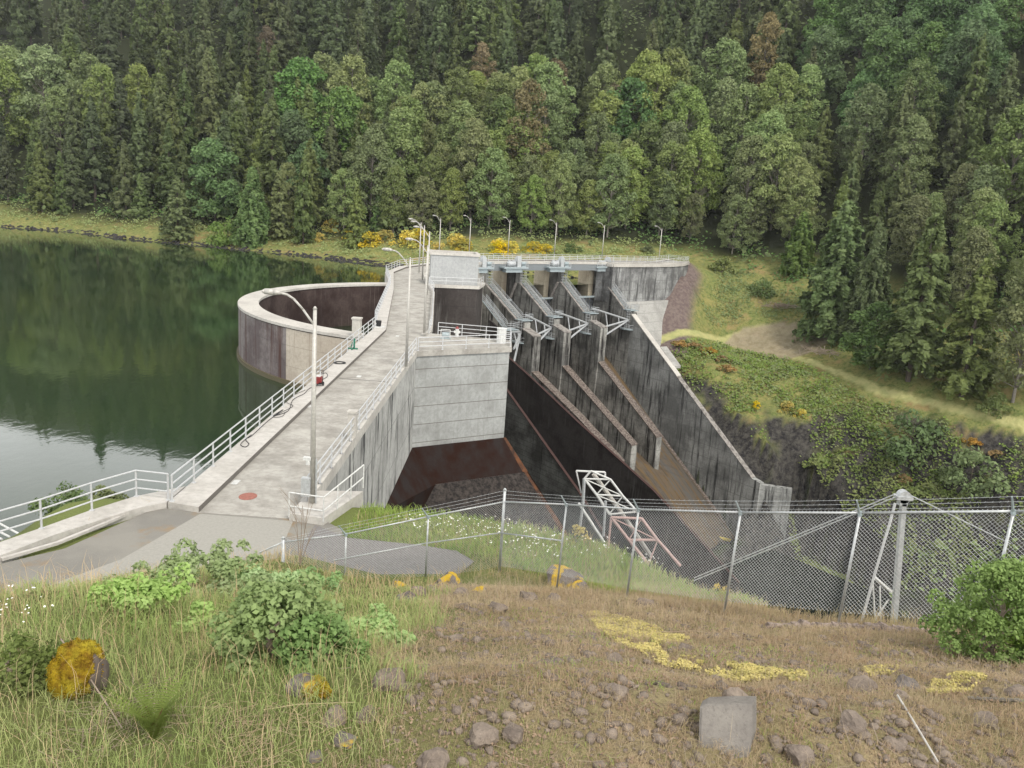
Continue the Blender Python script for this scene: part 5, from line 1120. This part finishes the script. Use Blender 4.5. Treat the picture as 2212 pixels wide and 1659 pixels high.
# gravel and pebbles
pts = []; szs = []
while len(pts) < 7500:
    y = 3.5 + 22 * random.random() ** 1.7; x = random.uniform(-.75, .75) * y
    if x < -1.0 + .5 * float(vnoise(x, y, .8, 31)) - max(0, y - 17) * .1 or y > 22: continue
    if float(vnoise(x, y, .7, 33)) + .35 * float(vnoise(x, y, 2.3, 34)) < -.05 and random.random() < .75: continue
    s_ = random.choice([.012, .014, .016, .02, .022, .03, .04, .06]) * (1 + y * .03) * random.uniform(.7, 1.3); pts.append((x, y, s_ * .1)); szs.append(s_)
pts = np.array(pts); pts[:, 2] += gz(pts[:, 0], pts[:, 1])
tag(scatter_blobs('gravel', pts, szs, M['rock'], SB), 'loose brown and grey stones scattered in the dry slope', 'stones', kind='stuff')

# ------------------------------------------------------------------ near grass
def blades(P_, hgt, wid, lean, rng=RNG, droop=1.):
    n_ = len(P_); a = rng.uniform(0, 2 * math.pi, n_); L = np.stack([np.cos(a), np.sin(a), np.zeros(n_)], 1) * (lean * rng.uniform(.2, 1.3, n_) * hgt)[:, None]
    b = rng.uniform(0, 2 * math.pi, n_); S_ = np.stack([np.cos(b), np.sin(b), np.zeros(n_)], 1) * (wid * .5)[:, None]; up_ = np.array([0, 0, 1.])
    m1 = P_ + L * .3 + up_ * (hgt * .6)[:, None]; tp_ = P_ + L + up_ * (hgt * (1 - .35 * droop * lean))[:, None]
    V = np.stack([P_ - S_, P_ + S_, m1 - S_ * .8, m1 + S_ * .8, tp_ - S_ * .15, tp_ + S_ * .15], 1).reshape(-1, 3)
    i = np.arange(n_)[:, None] * 6; Fc = np.concatenate([i + [0, 1, 3, 2], i + [2, 3, 5, 4]], 0); return V, Fc
def sample(n_, y0, y1, pw=1.6, xr=.72):
    y = y0 + (y1 - y0) * RNG.uniform(0, 1, n_) ** pw; x = RNG.uniform(-xr, xr, n_) * (y + 1.5); return x, y
def onpave(x, y):
    P_ = np.stack([x, y], 1); r = np.zeros(len(x), bool)
    for poly in PAVE: r |= inside(P_, poly)
    return r
PAVE = [[tuple(p) for p in L_] for L_ in ([(-13.3, 29), (-7.7, 29), (-7.7, 34), (-13.3, 34)], [(-34, 8), (-27, 14), (-16.9, 24.5), (-13.1, 31), (-7.2, 31), (-6.0, 29.2), (-5.6, 27.4), (-8, 26.6), (-10.5, 24.8), (-12.5, 22.9), (-14.6, 19.9), (-20, 14)], [(-7.1, 29.5), (-5.7, 28.5), (-3.1, 28.3), (-1.6, 28.0), (-.9, 27.2), (-1.3, 26.2), (-2.2, 25.2), (-5, 24.9), (-7.2, 26.8)], [(-8.5, 33), (-8.5, 28.5), (-5.9, 28.5), (-5.7, 33)], [(-30, 16), (-16.4, 24.9), (-13.5, 31.5), (-15, 32), (-18, 27), (-30, 18)])]
FERN = ongr(335, 1600)
def grass(name, label, n_, y0, y1, hf, wf, lean, mat, mask, pw=1.6, xr=.72):
    x, y = sample(n_, y0, y1, pw, xr); k = mask(x, y) & ~onpave(x, y) & inside(np.stack([x, y], 1), G); x, y = x[k], y[k]; d = np.hypot(x, y)
    h = hf(x, y, d) * RNG.uniform(.5, 1.25, len(x)); cl = np.hypot(x - FERN[0], y - FERN[1]) < .34; h = np.where(cl, h * .3, h); P_ = np.stack([x, y, gz(x, y) - .02], 1); V, Fc = blades(P_, h, wf(d), lean); print(name, len(x))
    return tag(link(name, npmesh(name, V, Fc), M[mat]), label, 'grass', kind='stuff')
gb1 = lambda x, y: -1.15 + .9 * vnoise(x, y, .5, 41) + .5 * vnoise(x, y, 1.9, 42) - np.clip(5.5 - y, 0, 3) * .1 - np.clip(y - 16, 0, 10) * .05
wdt = lambda d: np.maximum(.005, .00085 * d)
grass('green_grass', 'long fresh green grass on the left of the near slope', 120000, 3.2, 31, lambda x, y, d: .20 + .26 * (vnoise(x, y, .6, 43) + .5) + 0 * d - .15 * (y > 20), wdt, .75, 'g_green', lambda x, y: (x < gb1(x, y)), 1.35, .85)
grass('green_grass', 'long straw-coloured stalks among the green grass on the left', 14000, 3.2, 28, lambda x, y, d: .6 + 0 * d, lambda d: wdt(d) * .7, .5, 'g_straw', lambda x, y: (x < gb1(x, y)), 1.35, .85)
grass('dry_grass', 'short dry brown grass covering the right of the near slope', 270000, 3.2, 24, lambda x, y, d: .07 + .10 * (vnoise(x, y, .7, 44) + .5) + .12 * np.clip((y - 12) / 8, 0, 1), lambda d: wdt(d) * .8, .9, 'g_dry', lambda x, y: (x > gb1(x, y) - .3) & (vnoise(x, y, 1.6, 45) > -.42), 1.45)
grass('dry_green_tufts', 'small green tufts in the dry slope', 45000, 3.2, 24, lambda x, y, d: .08 + .06 * (vnoise(x, y, 1.1, 46) + .5), wdt, .8, 'g_green', lambda x, y: (x > gb1(x, y) - .3) & (vnoise(x, y, 1.2, 47) > .02), 1.45)
grass('dry_stalks', 'thin pale stalks standing along the fence and over the dry slope', 9000, 4, 24, lambda x, y, d: .34 + .25 * np.clip((y - 12) / 6, 0, 1), lambda d: wdt(d) * .55, .5, 'g_straw', lambda x, y: (x > gb1(x, y)), 1.2)
grass('ledge_grass', 'green grass with seed heads on the ledge beyond the fence', 60000, 21, 32, lambda x, y, d: .22 + .2 * (vnoise(x, y, .5, 48) + .5), lambda d: wdt(d) * .9, .6, 'g_green', lambda x, y: (y > 27.5 - np.clip(x, 0, 12) * .9), 1., .5)
grass('ledge_grass', 'dry brown grass on the ledge just beyond the fence', 26000, 17, 31, lambda x, y, d: .35 + .15 * (vnoise(x, y, .5, 49) + .5), lambda d: wdt(d) * .7, .5, 'g_dry', lambda x, y: (y > 25.5 - np.clip(x, 0, 12) * .95) & (y < 31), 1., .6)
M['litter'] = leafmat('dead_leaf_litter', (.20, .13, .08), (.30, .21, .13), (.08, .055, .04), trans=0)
x, y = sample(60000, 3.2, 23, 1.6); k = (x > gb1(x, y) - .4) & inside(np.stack([x, y], 1), G) & (vnoise(x, y, 3.1, 71) + .6 * vnoise(x, y, 8, 72) > -.05); x, y = x[k], y[k]
C = np.stack([x, y, gz(x, y) + RNG.uniform(.0, .05, len(x))], 1); V, Fc = leaves(C, RNG.normal(0, .5, C.shape) + [0, -.2, 1], .016 * (1 + .05 * y), 1.8)
tag(link('dead_litter', npmesh('dead_litter', V, Fc), M['litter']), 'brown dead plant litter matted over the dry slope', 'litter', kind='stuff')
# daisies
def daisies(n_, polyP, label):
    V = []; Fc = []; k = 0
    xs_ = [p[0] for p in polyP]; ys_ = [p[1] for p in polyP]; c = 0
    while c < n_:
        q = (random.uniform(min(xs_), max(xs_)), random.uniform(min(ys_), max(ys_)))
        if not inside(np.array([q]), polyP)[0]: continue
        c += 1; p = ongr(*q); d = np.hypot(p[0], p[1]); r = random.uniform(.018, .034) * (.1 + d * .034); p = p + [0, 0, random.uniform(.25, .5)]; tl_ = np.array([random.uniform(-.4, .4), random.uniform(-.6, .1), 1]); tl_ /= np.linalg.norm(tl_); u = np.cross(tl_, [1, 0, 0]); u /= np.linalg.norm(u); w = np.cross(tl_, u)
        for i in range(8): a = i * math.pi / 4; V.append(p + (u * math.cos(a) + w * math.sin(a)) * r * (1 if i % 2 else .8))
        Fc.append(list(range(k, k + 4))); Fc.append([k, k + 3, k + 4, k + 7]); Fc.append(list(range(k + 4, k + 8))); k += 8
    tag(link('daisies', npmesh('daisies', np.array(V), np.array(Fc)), M['petal']), label, 'flowers', kind='stuff')
daisies(210, [(860, 1128), (1090, 1135), (1180, 1165), (1240, 1190), (1200, 1225), (1100, 1205), (1040, 1190), (940, 1165), (870, 1160)], 'white daisies in the grass beyond the fence')
daisies(60, [(1180, 1170), (1330, 1180), (1460, 1230), (1400, 1240), (1250, 1215)], 'white daisies on the grass edge near the truss')
daisies(24, [(0, 1310), (140, 1320), (150, 1400), (0, 1390)], 'white daisies at the left edge of the near grass')

# ------------------------------------------------------------------ near shrubs
def nearplant(name, label, gen, leaf, px, py, bark='wood', sc3=1., cat='bush', crown='foliage', pos=None):
    p = ongr(px, py) if pos is None else np.array([pos[0], pos[1], g1(*pos)]); V, Fc, tm = gen; t = thing(name, label, cat, tuple(p)); o = link(crown, npmesh(crown, V * sc3, Fc), M[leaf], None); o.parent = t
    if tm: k = tm.build('stems', M[bark]); k.parent = t; k.scale = np.broadcast_to(sc3, 3) if not np.isscalar(sc3) else (sc3,) * 3
    return t
def low(h, R, n_, size, seed, cl=26, cr=.3, base=0., flat_=1.): V, Fc, tm = broadleaf(h, R, n_, size, seed, base, cl, cr); return V, Fc, tm
nearplant('leafy_bush', 'dense bush with large soft green leaves in the left foreground', low(1.0, .75, 6000, .055, 201, 48, .22), 'l_pale', 600, 1425)
nearplant('leafy_bush', 'right shoulder of trailing big-leaved bush hanging to the dry ground', low(.65, .5, 2600, .055, 202, 20, .22), 'l_shrub', 695, 1440)
nearplant('leafy_bush', 'low pale leafy plant spreading right of the large-leaved bush', low(.38, .62, 2200, .055, 203, 24, .16), 'l_pale', 815, 1388)
nearplant('leafy_bush', 'pale leafy mass along the crest of the near grass at left', low(.55, 1.6, 5200, .065, 204, 60, .2), 'l_pale', 420, 1270)
nearplant('leafy_bush', 'low creeping leaves between the grass at the left crest', low(.4, 1.2, 3200, .055, 211, 50, .15), 'l_pale', 300, 1320)
nearplant('leafy_bush', 'low creeping leaves between the large-leaved bush and the bare sapling', low(.4, .9, 2600, .055, 212, 40, .15), 'l_pale', 660, 1270)
nearplant('leafy_bush', 'small leafy patch behind the large-leaved bush', low(.5, 1.1, 3000, .065, 205, 30, .2), 'l_pale', 560, 1290)
nearplant('bright_bush', 'bright green bushy shrub in front of the fence at the right edge', low(1.85, 1.0, 17000, .042, 206, 190, .15), 'l_bright', 0, 0, pos=(8.75, 13.3))
nearplant('bright_bush', 'second bright green shrub leaving the right edge of the photo', low(2.1, 1.0, 15000, .042, 207, 110, .22), 'l_bright', 0, 0, pos=(9.9, 13.3))
nearplant('yellow_sprig', 'yellow flowering sprig on the grass edge in front of the truss', low(.7, .45, 260, .07, 208, 10, .16), 'l_yellow', 1245, 1172)
nearplant('yellow_sprig', 'small yellow flowering sprig behind the fence right of centre', low(.5, .3, 160, .06, 209, 8, .12), 'l_yellow', 1555, 1262)
nearplant('weed_clump', 'small weedy clump at the lower left corner', low(.35, .5, 1600, .035, 210, 20, .14), 'l_ivy', 40, 1470)
for i, (px, py, s_, lb) in enumerate([(150, 1100, .35, 'scrubby bush on the lake bank behind the left railing'), (230, 1075, .42, 'taller scrubby bush on the lake bank left of the railing corner'), (350, 1052, .25, 'small green shrub on the bank by the railing corner')]):
    p = atz(px, py, -1.3); put(['shr0', 'shr2', 'shr1'][i], p[0] - .8, p[1] + 1.2, g1(p[0] - .8, p[1] + 1.2) - .1, s_ * 1.25, label=lb, cat='shrub')
# fern
def frond(m_, o, az, L, curl):
    d = np.array([math.cos(az), math.sin(az), 0]); pr = None; N_ = 24; sd = np.array([-d[1], d[0], 0])
    for i in range(N_ + 1):
        u = i / N_; p = o + d * L * (u * .35 * curl + u * u * .32 * (.5 + curl)) + np.array([0, 0, L * (u * .98 - u * u * .30)])
        if pr is not None:
            w = L * .12 * math.sin(math.pi * min(1, u * .9 + .12)); td = (p - pr); m_.tube(pr, p, .003, 3, cap=False)
            for s_ in (1, -1): m_.poly([pr + td * .15, pr + td * .75, pr + td * 1.1 + sd * s_ * w - [0, 0, w * .35]])
        pr = p
p = ongr(335, 1600); T = thing('sword_fern', 'sword fern with green and rusty fronds in the lower left', 'fern', tuple(p)); m_ = MB()
for i in range(26): frond(m_, p, i * 2.4, random.uniform(.6, .85), random.uniform(.25, .75))
m_.build('green_fronds', M['l_bank'], T); m_ = MB()
for i in range(4): frond(m_, p, 1.2 + i * 1.3, random.uniform(.4, .55), random.uniform(.1, .4))
m_.build('rusty_fronds', M['l_rust'], T)
# mossy stump
p = ongr(165, 1492); print('stump', p, 'bush', ongr(2120, 1385)); d = (p - [0, 0, EZ]) @ fw; w = 50 / F * d
T = thing('mossy_stump', 'yellow moss-covered stump with dark bark on its right side', 'stump', tuple(p))
def lump(c0, sx, sy, sz, mat, nm, seed, amp=.10, sub=4):
    import bmesh
    bm = bmesh.new(); bmesh.ops.create_icosphere(bm, subdivisions=sub, radius=1)
    for v in bm.verts:
        q = v.co; k = 1 + amp * float(vnoise(q.x + q.z * .7, q.y - q.z * .5, 3, seed)) * 2 + amp * .8 * float(vnoise(q.x - q.z, q.y + q.z, 9, seed + 1)); v.co = Vector((q.x * sx * k, q.y * sy * k, q.z * sz * k))
    me = bpy.data.meshes.new(nm); bm.to_mesh(me); bm.free(); o = link(nm, me, mat, T, True); o.location = tuple(np.array(c0) - np.array(T['_o'])); return o
mc = lump(p + [0, 0, w * 1.0], w * .92, w * .62, w * 1.25, M['moss'], 'moss_cushion', 3, .2, 5)
bk = lump(p + [w * .55, w * .35, w * .55], w * .7, w * .6, w * 1.25, M['bark'], 'bark', 6, .2)
mc.rotation_euler = (-.25, .18, .2)
V0, F0 = me_np(mc.data) if False else (np.array([v.co[:] for v in mc.data.vertices]), None)
NN = np.array([v.normal[:] for v in mc.data.vertices]); ix = RNG.integers(0, len(V0), 9000)
V, Fc = leaves(V0[ix] + NN[ix] * RNG.uniform(-.002, .012, (9000, 1)), NN[ix] + RNG.normal(0, .8, (9000, 3)), .010, 2.2); o = link('moss_fuzz', npmesh('moss_fuzz', V, Fc), M['moss'], None); o.parent = T; o.location = mc.location; o.rotation_euler = mc.rotation_euler
# logs, sticks, bare sapling
def stick(name, label, P_, r, mat='wood', cat='stick', r1=None):
    Q = [ongr(a, b) + np.array([0, 0, dz]) for a, b, dz in P_]; m_ = MB()
    for i in range(len(Q) - 1): m_.tube(Q[i], Q[i + 1], r, 7, (r1 or r * .8) if i == len(Q) - 2 else r)
    return tag(m_.build(name, M[mat]), label, cat)
def rough_log(name, label, P_, r, mat):
    Q = [ongr(a, b) + np.array([0, 0, r * .9]) for a, b in P_]; m_ = MB(); N_ = 26; pth = [np.array([np.interp(u, np.linspace(0, 1, len(Q)), [q[i] for q in Q]) for i in range(3)]) for u in np.linspace(0, 1, N_)]
    for i in range(N_ - 1): rr_ = r * random.uniform(.6, 1.15) * (1 if 2 < i < N_ - 4 else .6); m_.tube(pth[i] + np.array([0, random.uniform(-1, 1) * r * .3, random.uniform(-1, 1) * r * .3]), pth[i + 1], rr_, 6, rr_ * .9)
    return tag(m_.build(name, M[mat]), label, 'log')
rough_log('fallen_log', 'rotten flaking log lying along the foot of the fence at right', [(1655, 1362), (1800, 1362), (1920, 1368), (2040, 1378)], .12, 'log')
rough_log('fallen_log', 'thin pale log in the dry grass at the right edge', [(2090, 1512), (2260, 1522)], .03, 'barkpale')
stick('pale_stick', 'straight pale stick leaning downhill at the lower right', [(1935, 1522, .12), (1975, 1585, .10), (2022, 1662, .09)], .012, 'coping')
stick('pale_stick', 'thin curved pale twig left of the leaning pale stick', [(1812, 1535, .08), (1820, 1580, .06), (1840, 1630, .05)], .004, 'wood')
stick('pale_stick', 'forked thin twig at the lower right between pale sticks', [(1880, 1580, .1), (1895, 1610, .05), (1940, 1640, .04)], .004, 'wood')
stick('dead_branch', 'dark thin branch leaning from the mossy stump toward the fern', [(135, 1440, .32), (200, 1510, .2), (265, 1590, .08)], .008, 'wood')
stick('pale_stick', 'long pale twig lying left of the pointed slanting rock', [(570, 1545, .06), (640, 1535, .07), (765, 1530, .07)], .006, 'g_straw')
stick('pale_stick', 'thin pale twig lying across the dry slope under the fence', [(1370, 1372, .05), (1500, 1368, .05), (1560, 1374, .04)], .008, 'g_straw')
def twigs(px, py, n_, w, label, L=.35):
    m_ = MB(); p = ongr(px, py)
    for _ in range(n_):
        c0 = p + [random.gauss(0, w), random.gauss(0, w), 0]; c0[2] = g1(c0[0], c0[1]) + random.uniform(.02, .14); d = np.array([random.gauss(0, 1), random.gauss(0, 1), random.gauss(0, .3)]); d /= np.linalg.norm(d); l_ = random.uniform(.4, 1) * L; m_.tube(c0 - d * l_ / 2, c0, .0025, 4); m_.tube(c0, c0 + d * l_ / 2 + [0, 0, random.uniform(-.05, .03)], .0022, 4)
    tag(m_.build('dead_stalks', M['g_straw']), label, 'twigs', kind='stuff')
twigs(560, 1600, 260, .38, 'tangle of dry stalks in the lower left foreground'); twigs(260, 1570, 160, .3, 'tangle of dry stalks beside the fern'); twigs(1090, 1245, 70, .6, 'arching dry stalks near the corner fence post', .9); twigs(1300, 1560, 200, 1.2, 'dry stalks strewn over the slope', .25)
p = ongr(648, 1222); T = thing('bare_sapling', 'leafless thin sapling standing in front of the near end of the roadway', 'sapling', tuple(p)); m_ = MB()
def twig(a, b, r, dep):
    m_.tube(a, b, r, 5, r * .6)
    if dep:
        for _ in range(3): f = random.uniform(.35, .95); s_ = a + (b - a) * f; L = np.linalg.norm(b - a) * random.uniform(.35, .6); d = (b - a) / np.linalg.norm(b - a) + np.array([random.gauss(0, .4), random.gauss(0, .3), .1]); d /= np.linalg.norm(d); twig(s_, s_ + d * L, r * .5, dep - 1)
for dx, hh in ((-.12, 1.6), (.05, 2.0), (.22, 1.9), (.4, 1.3)): twig(p, p + [dx, random.uniform(-.1, .1), hh], .014, 2)
m_.build('stems', M['wood'], T)
# yellow moss carpet
def carpet(label, polyP, n_, mat='moss'):
    poly = [tuple(ongr(*q)[:2]) for q in polyP]; xs_ = [q[0] for q in poly]; ys_ = [q[1] for q in poly]; x = RNG.uniform(min(xs_), max(xs_), n_ * 3); y = RNG.uniform(min(ys_), max(ys_), n_ * 3); k = inside(np.stack([x, y], 1), poly); x, y = x[k][:n_], y[k][:n_]
    k = vnoise(x, y, 2.5, 61) + .6 * vnoise(x, y, 7, 62) > (-.16 if n_ > 9000 else -.2); x, y = x[k], y[k]; C = np.stack([x, y, gz(x, y) + RNG.uniform(.01, .07, len(x)) + .01], 1); N = RNG.normal(0, .6, C.shape) + [0, -.3, 1]; V, Fc = leaves(C, N, .024, 1.6); tag(link('moss_carpet', npmesh('moss_carpet', V, Fc), M[mat]), label, 'moss', kind='stuff')
n = NT('pale_yellow_moss', .95, .1); M['moss2'] = n.col(n.mix(n.ramp(n.noise(5, 4), .4, .6), (.52, .44, .17), (.36, .32, .12)))
carpet('strip of pale yellow moss winding across the dry slope', [(1262, 1322), (1330, 1335), (1490, 1383), (1420, 1398), (1440, 1420), (1600, 1442), (1745, 1458), (1745, 1480), (1600, 1478), (1430, 1445), (1360, 1405), (1300, 1370)], 30000, 'moss2')
carpet('yellow moss patch right of the yellow-topped rock', [(2010, 1478), (2120, 1462), (2130, 1475), (2080, 1500), (2000, 1505)], 5000, 'moss2')
carpet('small yellow moss cushion above the brown flat rock', [(1860, 1450), (1940, 1446), (1945, 1456), (1870, 1462)], 900, 'moss2')
carpet('orange moss among the stones left of centre', [(600, 1480), (690, 1470), (720, 1510), (640, 1530), (590, 1510)], 2600, 'moss')
for o in list(bpy.data.objects):
    if '_o' in o: del o['_o']
# air between the camera and the far hillside
m_ = MB(); m_.box((0, 320, 90), (1100, 900, 330)); hz_o = m_.build('haze', M['white']); hz_o.data.materials.clear()
hm = bpy.data.materials.new('haze_air'); hm.use_nodes = True; hn = hm.node_tree; hn.nodes.remove(hn.nodes['Principled BSDF']); pv = hn.nodes.new('ShaderNodeVolumePrincipled')
pv.inputs['Color'].default_value = (.93, .96, 1, 1); pv.inputs['Density'].default_value = .00009; pv.inputs['Anisotropy'].default_value = .3
hn.links.new(pv.outputs[0], hn.nodes['Material Output'].inputs['Volume']); hz_o.data.materials.append(hm); tag(hz_o, 'thin pale haze over the valley', 'haze', kind='stuff')
if '_o' in hz_o: del hz_o['_o']
